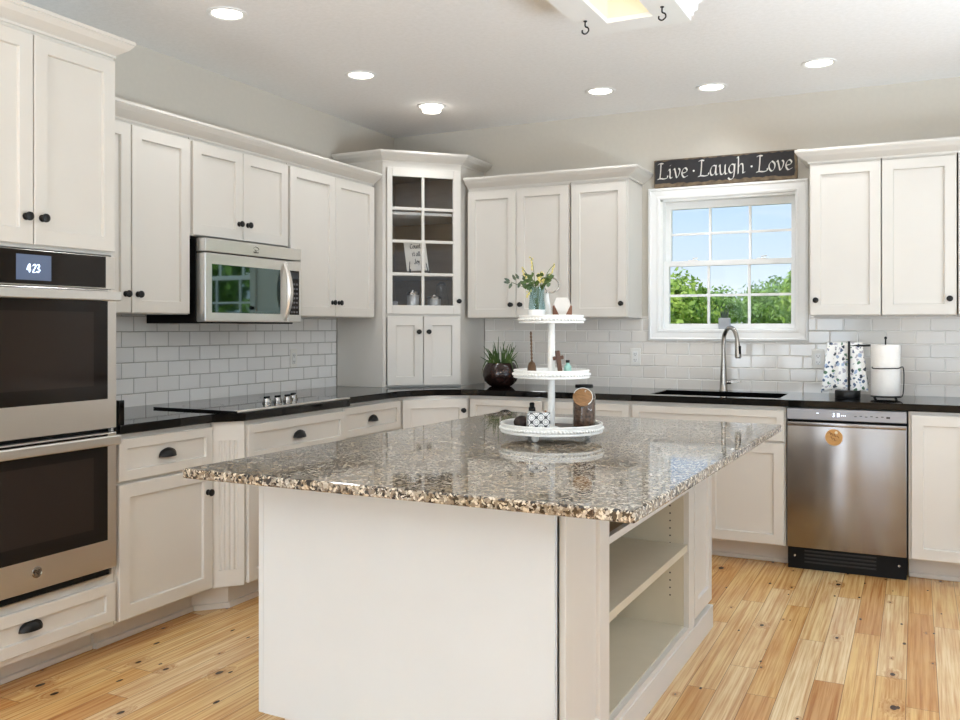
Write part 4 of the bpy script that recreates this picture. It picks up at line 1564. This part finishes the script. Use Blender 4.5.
def side_panel(bb, y0, y1, z0, z1, fr_y0, fr_y1, fr_z, x=IW, t_=0.019):
    def lp(iy0, iy1, iz, xx):
        return [(xx, y0 + iy0, z0 + iz), (xx, y1 - iy1, z0 + iz), (xx, y1 - iy1, z1 - iz), (xx, y0 + iy0, z1 - iz)]
    bb.rings([lp(0, 0, 0, x - t_), lp(0, 0, 0, x - 0.001), lp(0.001, 0.001, 0.001, x), lp(fr_y0, fr_y1, fr_z, x), lp(fr_y0 + 0.003, fr_y1 + 0.003, fr_z + 0.003, x - 0.004), lp(fr_y0 + 0.005, fr_y1 + 0.005, fr_z + 0.005, x - 0.011)])


side_panel(ep, 0.036, 0.394, 0.10, IT, 0.050, 0.085, 0.07)
ep.build('end_panel', M['paint'], isl)
dv_ = B()
side_panel(dv_, 1.478, 1.785, 0.125, IT - 0.012, 0.055, 0.055, 0.065)
dv_.build('door', M['paint'], isl)
b = B()
b.box(IW - 0.020, IW, 1.372, 1.462, 0.10, IT)      # far stile
b.box(IW - 0.020, IW - 0.004, 1.4625, 1.4775, 0.10, IT)
b.box(IW - 0.020, IW, 0.3945, 1.3715, 0.668, 0.690)   # rail below the empty drawer slot
b.box(IW - 0.020, IW, 0.3945, 1.3715, 0.862, IT)
b.build('face_frame', M['paint'], isl)
b = B()
b.box(IW - 0.035, IW + 0.004, 0.006, IL - 0.005, 0.0, 0.0995, 0.002)
b.box(IW - 0.020, IW, 0.3945, 1.3715, 0.0997, 0.122)
b.build('base_board', M['paint'], isl)
b = B()
b.box(0.716, 0.726, 0.3885, 1.3745, 0.112, IT)         # back of the shelves
b.box(0.726, IW - 0.0205, 0.3885, 0.3945, 0.112, IT)
b.box(0.726, IW - 0.0205, 1.3685, 1.3745, 0.112, IT)
b.build('shelf_lining', M['shelf_cream'], isl)
B().box(0.7265, IW - 0.0205, 0.395, 1.368, 0.1125, 0.127).build('shelf', M['shelf_cream'], isl)
B().box(0.7265, IW - 0.0040, 0.395, 1.368, 0.428, 0.456, 0.001).build('shelf', M['shelf_cream'], isl)
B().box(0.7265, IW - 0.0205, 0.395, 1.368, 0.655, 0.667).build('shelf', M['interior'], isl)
peg = B().lathe([(0.0035, 0), (0.0035, 0.0006), (0.0, 0.0006)], (0, 0, 0), 10, 'Y').build('peg_hole', M['dark_slot'], isl)
peg.location = (IW - 0.075, 1.3682, 0.635)
for k in list(range(1, 7)) + list(range(9, 14)):
    c = peg.copy()
    COL.objects.link(c)
    c.parent = isl
    c.location = (IW - 0.075, 1.3682, 0.635 - k * 0.030)
b = B()
b.box(IW - 0.12, IW - 0.008, 0.395, 0.408, 0.762, 0.785, 0.002)
b.box(IW - 0.03, IW - 0.006, 0.395, 0.425, 0.795, 0.862, 0.002)
b.build('drawer_bracket', M['case'], isl)
b = B()
b.lathe([(0.004, 0), (0.004, 0.0015), (0, 0.0015)], (0.994, 0.0, 0.852), 10, 'Y')
b.build('screw', M['dark_slot'], isl)

gt = 0.910
quad = [(1.600, -3.800), (2.966, -3.815), (3.021, -1.782), (1.690, -1.745)]
tag(B().prism(quad, 0.8805, gt, 0.005, 2).build('island_countertop', M['granite']), 'speckled tan granite slab on top of the island', 'countertop')

# ------------------------------------------------------------------ outlets


def outlet(label, loc, rot, dark=False):
    t_ = thing('electrical_outlet', label, 'outlet', loc, rot, 'outlets on the tiled walls')
    B().box(-0.036, 0.036, -0.006, 0, -0.058, 0.058, 0.003).build('cover_plate', M['plastic'], t_)
    b_ = B()
    b_.box(-0.017, 0.017, -0.0085, -0.006, -0.034, 0.034, 0.002)
    f_ = b_.build('socket', M['ceramic'], t_)
    b_ = B()
    for zc in (-0.019, 0.019):
        b_.box(-0.008, -0.005, -0.0089, -0.0084, zc - 0.005, zc + 0.005)
        b_.box(0.005, 0.008, -0.0089, -0.0084, zc - 0.004, zc + 0.004)
        b_.lathe([(0.003, 0), (0.003, 0.0005), (0, 0.0005)], (0, -0.0084, zc - 0.010), 8, 'Y')
    b_.build('slots', M['dark_slot'], f_)


outlet('white outlet on the left wall tiles right of the cooktop', (0.0085, -1.230, 1.130), R90)
outlet('white outlet on the back wall tiles left of the window corner', (1.868, -0.0085, 1.131), 0)
outlet('white outlet partly behind the hanging floral towel', (3.004, -0.0085, 1.133), 0)

# ------------------------------------------------------------------ sign over the window
sgn = thing('wooden_sign', 'long black wooden sign with white script above the window', 'sign', (1.998, -0.004, 2.234))
SW, SH = 0.888, 0.180
bd = B().box(0, SW, -0.024, 0, 0, SH, 0.004).build('board', M['sign_wood'], sgn)
# painted black field with a ragged worn edge
rnd = random.Random(5)
edge = []
nx_ = 46
for k in range(nx_ + 1):
    edge.append((0.006 + (SW - 0.022) * k / nx_, 0.018 + rnd.random() * 0.011))
for k in range(7):
    edge.append((SW - 0.012 - rnd.random() * 0.008, 0.03 + 0.02 * k))
for k in range(nx_ + 1):
    edge.append((SW - 0.016 - (SW - 0.022) * k / nx_, SH - 0.005 - rnd.random() * 0.008))
for k in range(7):
    edge.append((0.004 + rnd.random() * 0.006, SH - 0.025 - 0.02 * k))
b = B()
b.rings([[(x, -0.0242, z) for x, z in edge], [(x, -0.0250, z) for x, z in edge]], False, True)
b.build('painted_field', M['sign_black'], bd)
txt = 'Live . Laugh . Love'
sc = (SW - 0.050) / width_of(txt)
kw = dict(zs=0.98, ang=0.75)
b = B()
for word in ('Live', 'Live . Laugh', 'Live . Laugh . Love'):
    last = word.split(' ')[-1]
    pre = word[:len(word) - len(last)]
    write(b, last, 0.026 + width_of(pre) * sc, -0.0252, 0.056, sc, 0.0105, **kw)
    if pre:
        xd = 0.026 + (width_of(pre) - GL[' '][1] - GL['.'][1] * 0.45) * sc
        b.lathe([(0.0065, 0.0), (0.0065, 0.0008), (0.0, 0.0008)], (xd, -0.0252, 0.060 + 0.55 * sc), 10, 'Y')
b.build('lettering', M['letter'], bd)

# small planter on the outer window ledge
t = thing('planter', 'small grey planter with a succulent on the window sill behind the faucet', 'planter', (2.442, 0.015, 1.3155))
B().box(-0.036, 0.036, -0.014, 0.014, 0, 0.070, 0.003).build('pot', mat('grey_cement', (170, 172, 176), 0.7, var=0.08), t)
b = B()
for k in range(12):
    a = k * 2.4
    b.tube([(0.012 * math.cos(a), 0.005 * math.sin(a), 0.069), (0.022 * math.cos(a), 0.008 * math.sin(a), 0.085), (0.026 * math.cos(a), 0.009 * math.sin(a), 0.108 + 0.008 * (k % 3))], [0.007, 0.0015], 5, 2)
b.build('succulent', M['leaf_dark'], t, 60)

# ------------------------------------------------------------------ ceiling lights
CANS = [((0.717, -2.625), 'recessed ceiling light at upper left, nearest the tall oven cabinet', 0),
        ((0.713, -1.525), 'recessed ceiling light above the left counter, second from the camera', 0),
        ((0.727, -0.730), 'recessed ceiling light with a dropped lens in front of the corner cabinet', 1),
        ((1.823, -0.603), 'recessed ceiling light above the cabinets left of the window', 0),
        ((2.445, -0.400), 'recessed ceiling light above the kitchen sink window', 0),
        ((3.066, -0.634), 'recessed ceiling light above the dishwasher, at upper right', 0)]


def can_light(x, y, label, drop):
    t_ = thing('recessed_light', label, 'ceiling light', (x, y, H), 0, 'recessed ceiling lights')
    B().lathe([(0.092, -0.0005), (0.092, -0.004), (0.084, -0.007), (0.074, -0.006), (0.068, -0.0005)], seg=36, cap0=False, cap1=False).build('trim_ring', M['trim'], t_, 50)
    if drop:
        B().lathe([(0.060, -0.0005), (0.060, -0.032), (0.056, -0.038), (0.0, -0.038)], seg=32).build('lens', M['lamp'], t_, 40)
    else:
        B().lathe([(0.068, -0.001), (0.062, -0.0035), (0.0, -0.0035)], seg=32).build('lens', M['lamp'], t_, 40)
    d = bpy.data.lights.new('lamp', 'SPOT')
    d.energy = CAN_POWER * 4
    d.color = CAN_COLOR
    d.spot_size = 2.5
    d.spot_blend = 0.9
    d.shadow_soft_size = 0.07
    o = bpy.data.objects.new('lamp', d)
    COL.objects.link(o)
    o.parent = t_
    o.location = (0, 0, -0.06)


for (x, y), lab, dp in CANS:
    can_light(x, y, lab, dp)
for k, (x, y) in enumerate(((4.6, -0.7), (4.6, -2.9), (0.75, -4.6), (2.4, -6.6), (4.6, -5.2), (4.6, -7.4))):
    can_light(x, y, ('recessed ceiling light past the right edge by the back wall', 'recessed ceiling light right of the island, outside the picture', 'recessed ceiling light behind the oven cabinet, outside the picture', 'recessed ceiling light behind the camera on the left', 'recessed ceiling light right of the camera', 'recessed ceiling light furthest behind the camera')[k], 0)

# boxed ceiling light well with hooks over the island
t = thing('ceiling_light_box', 'white boxed light well with crown trim hanging over the island', 'ceiling light', (2.25, -2.04, 2.60), IR)
bw, bl, cz = 0.445, 1.45, H - 2.60
b = B()
b.box(0, 0.125, -bl, 0, 0, 0.02)
b.box(bw - 0.125, bw, -bl, 0, 0, 0.02)
b.box(0.125, bw - 0.125, -0.132, 0, 0, 0.02)
b.box(0.125, bw - 0.125, -bl, -bl + 0.132, 0, 0.02)
b.box(0, 0.02, -bl, 0, 0.02, cz)
b.box(bw - 0.02, bw, -bl, 0, 0.02, cz)
b.box(0.02, bw - 0.02, -0.02, 0, 0.02, cz)
b.box(0.02, bw - 0.02, -bl, -bl + 0.02, 0.02, cz)
b.build('box_frame', M['trim'], t)
b = B()
cr = [(0.0, 0.02), (0.006, 0.02), (0.010, 0.040), (0.022, 0.050), (0.024, 0.075), (0.040, 0.092), (0.055, 0.125), (0.060, 0.130), (0.060, cz - 0.001), (0.0, cz - 0.001)]
sweep(b, [(0, 0), (0, -bl), (bw, -bl), (bw, 0), (0, 0)][::-1], [(-o_, z_) for o_, z_ in cr])
b.build('crown_molding', M['trim'], t)
b = B()
ix0, ix1, iy0, iy1 = 0.125, bw - 0.125, -bl + 0.132, -0.132
ch = 0.95
b.box(ix0 - 0.006, ix0, iy0, iy1, 0.0205, ch)
b.box(ix1, ix1 + 0.006, iy0, iy1, 0.0205, ch)
b.box(ix0, ix1, iy1, iy1 + 0.006, 0.0205, ch)
b.box(ix0, ix1, iy0 - 0.006, iy0, 0.0205, ch)
b.box(ix0, ix1, iy0, iy1, ch, ch + 0.01)
b.build('well_lining', mat('cream_well_paint', (240, 232, 212), 0.6, var=0.01), t)
B().box(ix0 + 0.04, ix1 - 0.04, iy0 + 0.05, iy1 - 0.10, ch - 0.035, ch - 0.012, 0.005, 2).build('lamp_tube', M['lamp'], t)
d = bpy.data.lights.new('well_lamp', 'AREA')
d.shape = 'RECTANGLE'
d.size, d.size_y = 0.10, 1.0
d.energy = 0.45
d.color = (1.0, 0.95, 0.85)
o = bpy.data.objects.new('well_lamp', d)
COL.objects.link(o)
o.parent = t
o.location = ((ix0 + ix1) / 2, (iy0 + iy1) / 2, ch - 0.037)
for hx, hy in ((0.052, -0.20), (bw - 0.062, -0.22), (0.052, -1.2), (bw - 0.062, -1.2)):
    hk = B()
    hk.lathe([(0.008, -0.0005), (0.008, -0.003), (0.004, -0.004)], (hx, hy, 0), 12)
    hk.tube([(hx, hy, -0.002), (hx, hy, -0.022), (hx + 0.012, hy, -0.030), (hx + 0.014, hy, -0.044), (hx, hy, -0.054), (hx - 0.013, hy, -0.047), (hx - 0.013, hy, -0.036)], 0.0032, 8, 5)
    hk.build('hook', M['black'], t, 60)

# ------------------------------------------------------------------ counter things: bowl plant, towel stand, paper towel
t = thing('potted_plant', 'dark glazed bowl of spiky green plants beside the corner cabinet', 'plant', (1.020, -0.300, CT + 0.0005))
B().lathe([(0.062, 0), (0.075, 0.004), (0.108, 0.035), (0.122, 0.075), (0.120, 0.105), (0.104, 0.142), (0.088, 0.158), (0.084, 0.156), (0.098, 0.138), (0.110, 0.10), (0.10, 0.07), (0.0, 0.06)], seg=32, cap1=False).build('bowl', M['bowl'], t, 50)
B().lathe([(0.1, 0.132), (0.05, 0.140), (0.0, 0.142)], seg=24).build('soil', M['soil'], t, 50)
rnd = random.Random(9)
b = B()
for k in range(60):
    a = rnd.random() * 6.28
    r0 = 0.065 * rnd.random() ** 0.5
    ln = 0.06 + 0.10 * rnd.random()
    if k % 7 == 0:
        ln *= 1.35
    out = 0.02 + 0.055 * rnd.random()
    if k > 50:
        pts = [(r0 * math.cos(a), r0 * math.sin(a), 0.135), (0.09 * math.cos(a), 0.09 * math.sin(a), 0.175), (0.118 * math.cos(a), 0.118 * math.sin(a), 0.13), (0.128 * math.cos(a), 0.128 * math.sin(a), 0.085)]
    else:
        pts = [(r0 * math.cos(a), r0 * math.sin(a), 0.135), ((r0 + out * 0.4) * math.cos(a), (r0 + out * 0.4) * math.sin(a), 0.135 + ln * 0.55), ((r0 + out) * math.cos(a + 0.15), (r0 + out) * math.sin(a + 0.15), 0.135 + ln)]
    b.tube(pts, [0.0065, 0.0012], 5, 4)
b.build('foliage', M['blade'], t, 70)

t = thing('towel_stand', 'black countertop towel stand holding a floral towel', 'stand', (3.190, -0.335, CT + 0.0005))
B().lathe([(0.066, 0), (0.068, 0.006), (0.068, 0.036), (0.064, 0.042), (0, 0.042)], seg=32).build('base', M['black'], t, 40)
B().tube([(0.008, -0.008, 0.04), (0.008, -0.008, 0.318)], 0.007, 10).build('post', M['black'], t, 60)
b = B()
b.tube([(-0.098, 0.022, 0.288), (0.0, 0.018, 0.290), (0.118, 0.012, 0.296)], 0.0065, 10)
b.tube([(0.008, -0.008, 0.305), (0.006, 0.018, 0.292)], 0.006, 8)
b.build('arm', M['black'], t, 60)
b = B()
nu_, nv_ = 34, 26
rows = []
for j in range(nv_ + 1):
    tt = -1 + 2 * j / nv_                 # front (-1) .. over the arm (0) .. back (+1)
    row = []
    for i in range(nu_ + 1):
        s = -1 + 2 * i / nu_
        drop = abs(tt)
        x = s * (0.092 + 0.032 * drop) - 0.016
        fold = 0.010 * math.sin(s * 8.5 + (0.6 if tt < 0 else 2.0)) * min(1, drop * 2)
        y = (0.019 + (-1 if tt < 0 else 1) * (0.009 + 0.020 * drop ** 0.7) * min(1, drop * 8)) + fold * 0.7
        z = 0.3035 - 0.262 * drop * (1.0 if tt < 0 else 0.92) - 0.010 * s * s * drop - 0.006 * math.sin(s * 5) * drop + (0.006 if drop < 0.08 else 0.0)
        row.append((x, y, z))
    rows.append(row)
b.rings(rows, False, False, closed=False)
tw = b.build('dish_towel', M['towel'], None, 80)
tw.location = (3.190, -0.335, CT + 0.0005)
so = tw.modifiers.new('thickness', 'SOLIDIFY')
so.thickness = 0.0025
so.offset = 0
tag(tw, 'white towel with blue and green floral print draped over the black stand', 'towel')

t = thing('paper_towel_holder', 'dark wire paper towel holder on the counter', 'holder', (3.385, -0.335, CT + 0.0005))
b = B()
b.tube([(0.075 * math.cos(a * PI / 12), 0.075 * math.sin(a * PI / 12), 0.014) for a in range(25)], 0.0035, 8)
b.tube([(-0.075, 0, 0.014), (0.075, 0, 0.014)], 0.003, 8)
for a in range(4):
    b.ball((0.075 * math.cos(a * PI / 2 + 0.78), 0.075 * math.sin(a * PI / 2 + 0.78), 0.0085), 0.008)
b.build('base', M['black'], t, 60)
b = B()
b.tube([(0, 0, 0.012), (0, 0, 0.335)], 0.004, 8)
b.ball((0, 0, 0.338), 0.008)
b.build('rod', M['black'], t, 60)
b = B()
b.tube([(0.062, -0.045, 0.012), (0.088, -0.020, 0.03), (0.090, -0.018, 0.17), (0.062, -0.062, 0.172), (0.0, -0.088, 0.171), (-0.058, -0.066, 0.170), (-0.066, -0.058, 0.178)], 0.003, 8, 4)
b.build('tension_arm', M['black'], t, 60)
pr_ = thing('paper_towel_roll', 'white paper towel roll standing on the wire holder', 'paper towel', (3.385, -0.335, CT + 0.0205))
B().lathe([(0.021, 0), (0.074, 0.0), (0.0755, 0.003), (0.0755, 0.277), (0.074, 0.280), (0.021, 0.280), (0.021, 0.0)], seg=40, cap0=False, cap1=False).build('roll', M['paper'], pr_, 40)
B().lathe([(0.0205, 0.001), (0.0205, 0.279), (0.018, 0.279), (0.018, 0.001), (0.0205, 0.001)], seg=24, cap0=False, cap1=False).build('core', mat('cardboard', (170, 140, 108), 0.9), pr_, 40)

# ------------------------------------------------------------------ tiered tray on the island
TC = (2.315, -2.668)
tr = thing('tiered_tray', 'white three-tier beaded tray stand on the granite island', 'tray stand', (TC[0], TC[1], gt + 0.0005))
g0 = gt + 0.0005


def tier(z, r, h, dark):
    t_ = B().lathe([(0.02, z), (r - 0.006, z), (r, z + 0.003), (r + 0.002, z + h - 0.003), (r - 0.001, z + h), (r - 0.008, z + h), (r - 0.010, z + 0.009), (0.012, z + 0.009)], seg=64, cap0=False, cap1=False).build('tray', M['white_metal'], tr, 40)
    b_ = B()
    n_ = int(2 * PI * r / 0.0128)
    for k in range(n_):
        a = 2 * PI * k / n_
        b_.ball(((r + 0.0045) * math.cos(a), (r + 0.0045) * math.sin(a), z + h * 0.50), 0.0056, u=8, v=5)
    b_.tube([((r + 0.001) * math.cos(a * PI / 32), (r + 0.001) * math.sin(a * PI / 32), z + h) for a in range(65)], 0.0042, 6)
    b_.tube([((r + 0.001) * math.cos(a * PI / 32), (r + 0.001) * math.sin(a * PI / 32), z + 0.003) for a in range(65)], 0.0040, 6)
    b_.build('beading', M['white_metal'], t_, 60)
    B().lathe([(0.016, z + 0.0092), (r - 0.011, z + 0.0092), (r - 0.011, z + 0.0108), (0.016, z + 0.0108)], seg=48, cap0=False, cap1=False).build('tray_floor', M['dark_wood'] if dark else M['white_metal'], t_, 40)
    return z + 0.0108


Z1_ = tier(0.028, 0.186, 0.030, True)
Z2_ = tier(0.228, 0.137, 0.026, False)
Z3_ = tier(0.430, 0.117, 0.026, False)
B().lathe([(0.030, Z1_ - 0.001), (0.030, Z1_ + 0.003), (0.0135, Z1_ + 0.008), (0.0135, 0.434), (0.011, 0.4445), (0, 0.4445)], seg=24).build('post', M['white_metal'], tr, 40)
for k in range(3):
    a = -1.64 + k * 2 * PI / 3
    B().ball((0.135 * math.cos(a), 0.135 * math.sin(a), 0.0145), 0.0145).build('foot', M['white_metal'], tr, 60)


def on_tray(cxy, z):
    return (TC[0] + cxy[0], TC[1] + cxy[1], g0 + z + 0.0004)


# camera-right direction is (0.899, 0.438): r = right, f = away from the camera
def rf(r, f):
    return (0.899 * r - 0.438 * f, 0.438 * r + 0.899 * f)


FACE = 0.4534
# --- top tier
t = thing('flower_vase', 'teal glass vase of yellow flowers on the top tier of the tray', 'vase', on_tray(rf(-0.056, -0.028), Z3_), FACE)
B().lathe([(0.026, 0), (0.030, 0.004), (0.031, 0.05), (0.028, 0.075), (0.027, 0.10), (0.031, 0.122), (0.0295, 0.122), (0.0255, 0.10), (0.0265, 0.075), (0.029, 0.05), (0.028, 0.006), (0, 0.005)], seg=28, cap1=False).build('glass', M['teal_glass'], t, 50)
B().lathe([(0.0318, 0.002), (0.0325, 0.004), (0.0330, 0.034), (0.0324, 0.038), (0.0320, 0.036), (0.0320, 0.004)], seg=28, cap0=False, cap1=False).build('paper_band', M['ceramic'], t, 50)
b = B()
rnd = random.Random(21)
spr = [((-0.055, 0.0, 0.165), 0), ((-0.022, 0.0, 0.232), 1), ((0.014, 0.0, 0.178), 1), ((0.068, 0.01, 0.208), 1), ((-0.056, -0.01, 0.192), 1), ((0.02, 0.01, 0.15), 2), ((-0.01, -0.015, 0.15), 2), ((0.035, -0.01, 0.145), 2), ((-0.03, 0.012, 0.145), 2), ((-0.035, -0.01, 0.085), 1), ((-0.095, 0.0, 0.140), 0)]
for (tip, kind) in spr:
    b.tube([(0, 0, 0.01), (tip[0] * 0.25, tip[1] * 0.3, 0.11), (tip[0] * 0.6, tip[1] * 0.7, max(0.125, tip[2] * 0.85)), tip], 0.0013, 5, 4)
b.build('stems', M['leaf_green'], t)


def leaf(b_, p, d, ln, wd, nrm):
    p, d, nrm = Vector(p), Vector(d).normalized(), Vector(nrm)
    s_ = d.cross(nrm).normalized()
    pts = [p, p + d * ln * 0.35 + s_ * wd, p + d * ln * 0.75 + s_ * wd * 0.7, p + d * ln, p + d * ln * 0.75 - s_ * wd * 0.7, p + d * ln * 0.35 - s_ * wd]
    b_.face([tuple(v) for v in pts])


b = B()
for k in range(46):
    a = rnd.random() * 6.28
    rr = 0.012 + 0.034 * rnd.random()
    z = 0.118 + 0.045 * rnd.random()
    leaf(b, (rr * math.cos(a), rr * math.sin(a) * 0.8, z), (math.cos(a), math.sin(a), rnd.uniform(-0.5, 0.9)), 0.020 + 0.010 * rnd.random(), 0.0085, (rnd.gauss(0, 0.5), -1, rnd.gauss(0, 0.5)))
b.build('foliage', M['leaf_green'], t)
b = B()
for (x, z, dx, dz) in ((-0.062, 0.142, -0.3, -1), (-0.078, 0.146, -0.5, 0.9), (-0.092, 0.138, -0.5, -1), (-0.098, 0.142, -0.9, 0.5), (-0.098, 0.138, -1, 0.1), (-0.048, 0.150, 0.2, 1), (-0.042, 0.142, -0.1, -1), (-0.066, 0.150, -0.6, 1)):
    leaf(b, (x, 0.0, z), (dx, 0.1, dz), 0.026, 0.0058, (0.1, -1, 0.1))
b.build('eucalyptus_sprig', M['leaf_dark'], t)
for (tip, kind) in spr:
    if kind != 1:
        continue
    b = B()
    for k in range(9):
        f_ = k / 8
        c_ = Vector((tip[0] * (0.72 + 0.28 * f_), tip[1], tip[2] * (0.80 + 0.20 * f_) if tip[2] > 0.1 else tip[2] + 0.025 * (1 - f_)))
        b.ball((c_.x + rnd.gauss(0, 0.003), c_.y + rnd.gauss(0, 0.003), c_.z), 0.0030 + 0.001 * rnd.random(), u=6, v=4)
    b.build('flower_spike', M['yellow'], t)
b = B()
for k in range(16):
    b.ball((0.010 + rnd.gauss(0, 0.008), -0.008 + rnd.gauss(0, 0.006), 0.152 + rnd.gauss(0, 0.012)), 0.005, u=6, v=4)
b.build('flower_head', M['yellow'], t)

o = thing('bottle', 'slender white ceramic bottle beside the teal vase', 'bottle', on_tray(rf(-0.016, 0.040), Z3_), FACE)
B().lathe([(0.021, 0), (0.022, 0.004), (0.019, 0.035), (0.012, 0.075), (0.009, 0.098), (0.0095, 0.101), (0, 0.101)], seg=24).build('body', M['ceramic'], o, 40)
rb = B()
cx_, cz_ = 0.020, 0.132
rb.tube([(cx_ + 0.0275 * math.cos(a * PI / 20), 0.0, cz_ + 0.0275 * math.sin(a * PI / 20)) for a in range(41)], 0.0030, 8)
rb.tube([(0.0, 0, 0.100), (0.004, 0, 0.108)], 0.004, 8)
rb.build('ring_handle', M['chrome'], o, 60)
o = thing('wooden_block', 'faceted white and brown wooden block on the top tier', 'ornament', on_tray(rf(0.036, -0.035), Z3_), FACE)
hexa = [(-0.036, 0.0), (0.036, 0.0), (0.036, 0.044), (0.020, 0.082), (-0.022, 0.082), (-0.036, 0.044)]
b = B()
b.rings([[(x, -0.016, z) for x, z in hexa], [(x, 0.016, z) for x, z in hexa]])
b.build('body', mat('whitewashed_wood', (206, 201, 194), 0.6, var=0.05), o)
for tri in ([(-0.0355, 0.0005), (-0.003, 0.0005), (-0.0358, 0.050), (-0.030, 0.056)], [(0.003, 0.0005), (0.0355, 0.0005), (0.0358, 0.050), (0.031, 0.056)]):
    b = B()
    b.rings([[(x, -0.0168, z) for x, z in tri], [(x, -0.0162, z) for x, z in tri]])
    b.build('wood_facet', M['brown_wood'], o)

# --- middle tier
o = thing('hand_bell', 'brown hand bell with a twisted handle on the middle tier', 'bell', on_tray(rf(-0.074, -0.02), Z2_), FACE)
B().lathe([(0.021, 0), (0.0205, 0.004), (0.017, 0.012), (0.016, 0.030), (0.012, 0.043), (0.004, 0.050), (0, 0.051)], seg=24).build('bell', M['bronze'], o, 50)
b = B()
for ph in (0, PI):
    b.tube([(0.0022 * math.cos(k * 0.9 + ph) - 0.00012 * k, 0.0022 * math.sin(k * 0.9 + ph), 0.049 + 0.0037 * k) for k in range(31)], 0.0021, 6)
b.build('handle', M['bronze'], o, 60)
o = thing('wooden_cross', 'small dark wooden cross leaning on the middle tier', 'cross', on_tray(rf(0.030, -0.045), Z2_), FACE)
b = B()
b.box(-0.0085, 0.0085, -0.006, 0.006, 0, 0.088, 0.002)
b.box(-0.020, -0.009, -0.006, 0.006, 0.054, 0.068, 0.002)
b.box(0.009, 0.020, -0.006, 0.006, 0.054, 0.068, 0.002)
cx = b.build('cross', M['cross_wood'], o)
cx.rotation_euler = (-0.12, -0.13, 0)
cx.location.z = 0.0022
o = thing('bottle', 'tiny mint green glass bottle beside the wooden cross', 'bottle', on_tray(rf(0.058, -0.028), Z2_), FACE)
B().lathe([(0.013, 0), (0.014, 0.003), (0.014, 0.030), (0.010, 0.036), (0.007, 0.038), (0.007, 0.044), (0, 0.044)], seg=20).build('glass', mat('mint_enamel', (150, 196, 184), 0.2, var=0.12, scale=60), o, 40)
B().lathe([(0.0075, 0.0445), (0.0075, 0.054), (0, 0.054)], seg=14).build('stopper', M['case'], o, 40)

# --- bottom tier
o = tag(B().ball((0, 0, 0.0), 0.026, 1.2, 0.8, 0.95).build('coconut_shell', mat('dark_brown_husk', (44, 30, 24), 0.7, var=0.4, scale=60, bump=0.5), None, 60), 'dark brown rounded shell at the left of the bottom tier', 'ornament')
p3 = on_tray(rf(-0.112, -0.040), Z1_)
o.location = (p3[0], p3[1], p3[2] + 0.0250)
o.rotation_euler = (0, 0, FACE)
o = tag(B().box(-0.022, 0.022, -0.014, 0.014, 0, 0.014, 0.003, 2).build('wooden_slab', M['dark_wood']), 'flat dark wood piece in front of the brown shell', 'ornament')
o.location = on_tray(rf(-0.135, -0.065), Z1_)
o.rotation_euler = (0, 0, FACE)
o = thing('dropper_bottle', 'white bottle with a black cap behind the patterned box', 'bottle', on_tray(rf(-0.074, -0.03), Z1_), FACE)
B().lathe([(0.019, 0), (0.020, 0.003), (0.020, 0.046), (0.016, 0.056), (0.009, 0.060), (0.009, 0.066), (0, 0.066)], seg=24).build('body', M['ceramic'], o, 40)
B().lathe([(0.0125, 0.0663), (0.0125, 0.078), (0.009, 0.082), (0.0095, 0.094), (0.006, 0.098), (0, 0.098)], seg=18).build('cap', M['case'], o, 40)
o = thing('patterned_box', 'black and white patterned ceramic box on the bottom tier', 'box', on_tray(rf(-0.055, -0.095), Z1_), FACE + 0.06)
B().box(-0.041, 0.041, -0.024, 0.024, 0, 0.068, 0.003, 2).build('box', M['pattern'], o)
B().tube([(0.026, 0, 0.068), (0.027, 0, 0.074)], 0.004, 8).build('knob', M['tag_wood'], o, 60)
o = thing('glass_jar', 'glass jar of dark coffee beans with a wooden tag', 'jar', on_tray(rf(0.122, 0.0), Z1_), FACE)
B().lathe([(0.038, 0), (0.0425, 0.005), (0.0425, 0.118), (0.038, 0.132), (0.031, 0.138), (0.031, 0.150), (0.029, 0.150), (0.029, 0.138), (0.036, 0.130), (0.0405, 0.117), (0.0405, 0.007), (0, 0.005)], seg=36, cap1=False).build('glass', M['clear_glass'], o, 50)
B().lathe([(0.036, 0.0055), (0.0398, 0.009), (0.0398, 0.110), (0.02, 0.116), (0, 0.114)], seg=32).build('coffee_beans', M['bean'], o, 50)
B().lathe([(0.033, 0.1505), (0.0335, 0.152), (0.0335, 0.160), (0.032, 0.162), (0, 0.162)], seg=30).build('lid', M['case'], o, 40)
tg = B().lathe([(0.037, 0), (0.037, 0.004), (0.034, 0.0055), (0, 0.0055)], (0, 0, 0), 32, 'Y').build('wooden_tag', M['tag_wood'], o, 30)
tg.location = (-0.010, -0.046, 0.118)
tg.rotation_euler = (-0.55, 0.35, -0.3)
b = B()
b.tube([(0.0355 * math.cos(a * PI / 20), -0.005, 0.0355 * math.sin(a * PI / 20)) for a in range(-4, 21)], 0.0016, 6)
b.build('tag_rim', M['ceramic'], tg, 60)
b = B()
b.tube([(-0.002, -0.042, 0.140), (0.006, -0.036, 0.143), (0.012, -0.034, 0.137), (0.006, -0.038, 0.131), (-0.002, -0.042, 0.137)], 0.0016, 6, 4)
b.tube([(-0.012, -0.034, 0.140), (0.0, -0.0345, 0.142), (0.014, -0.0335, 0.142)], 0.0013, 6)
b.build('twine', mat('white_twine', (226, 222, 214), 0.9), o, 60)
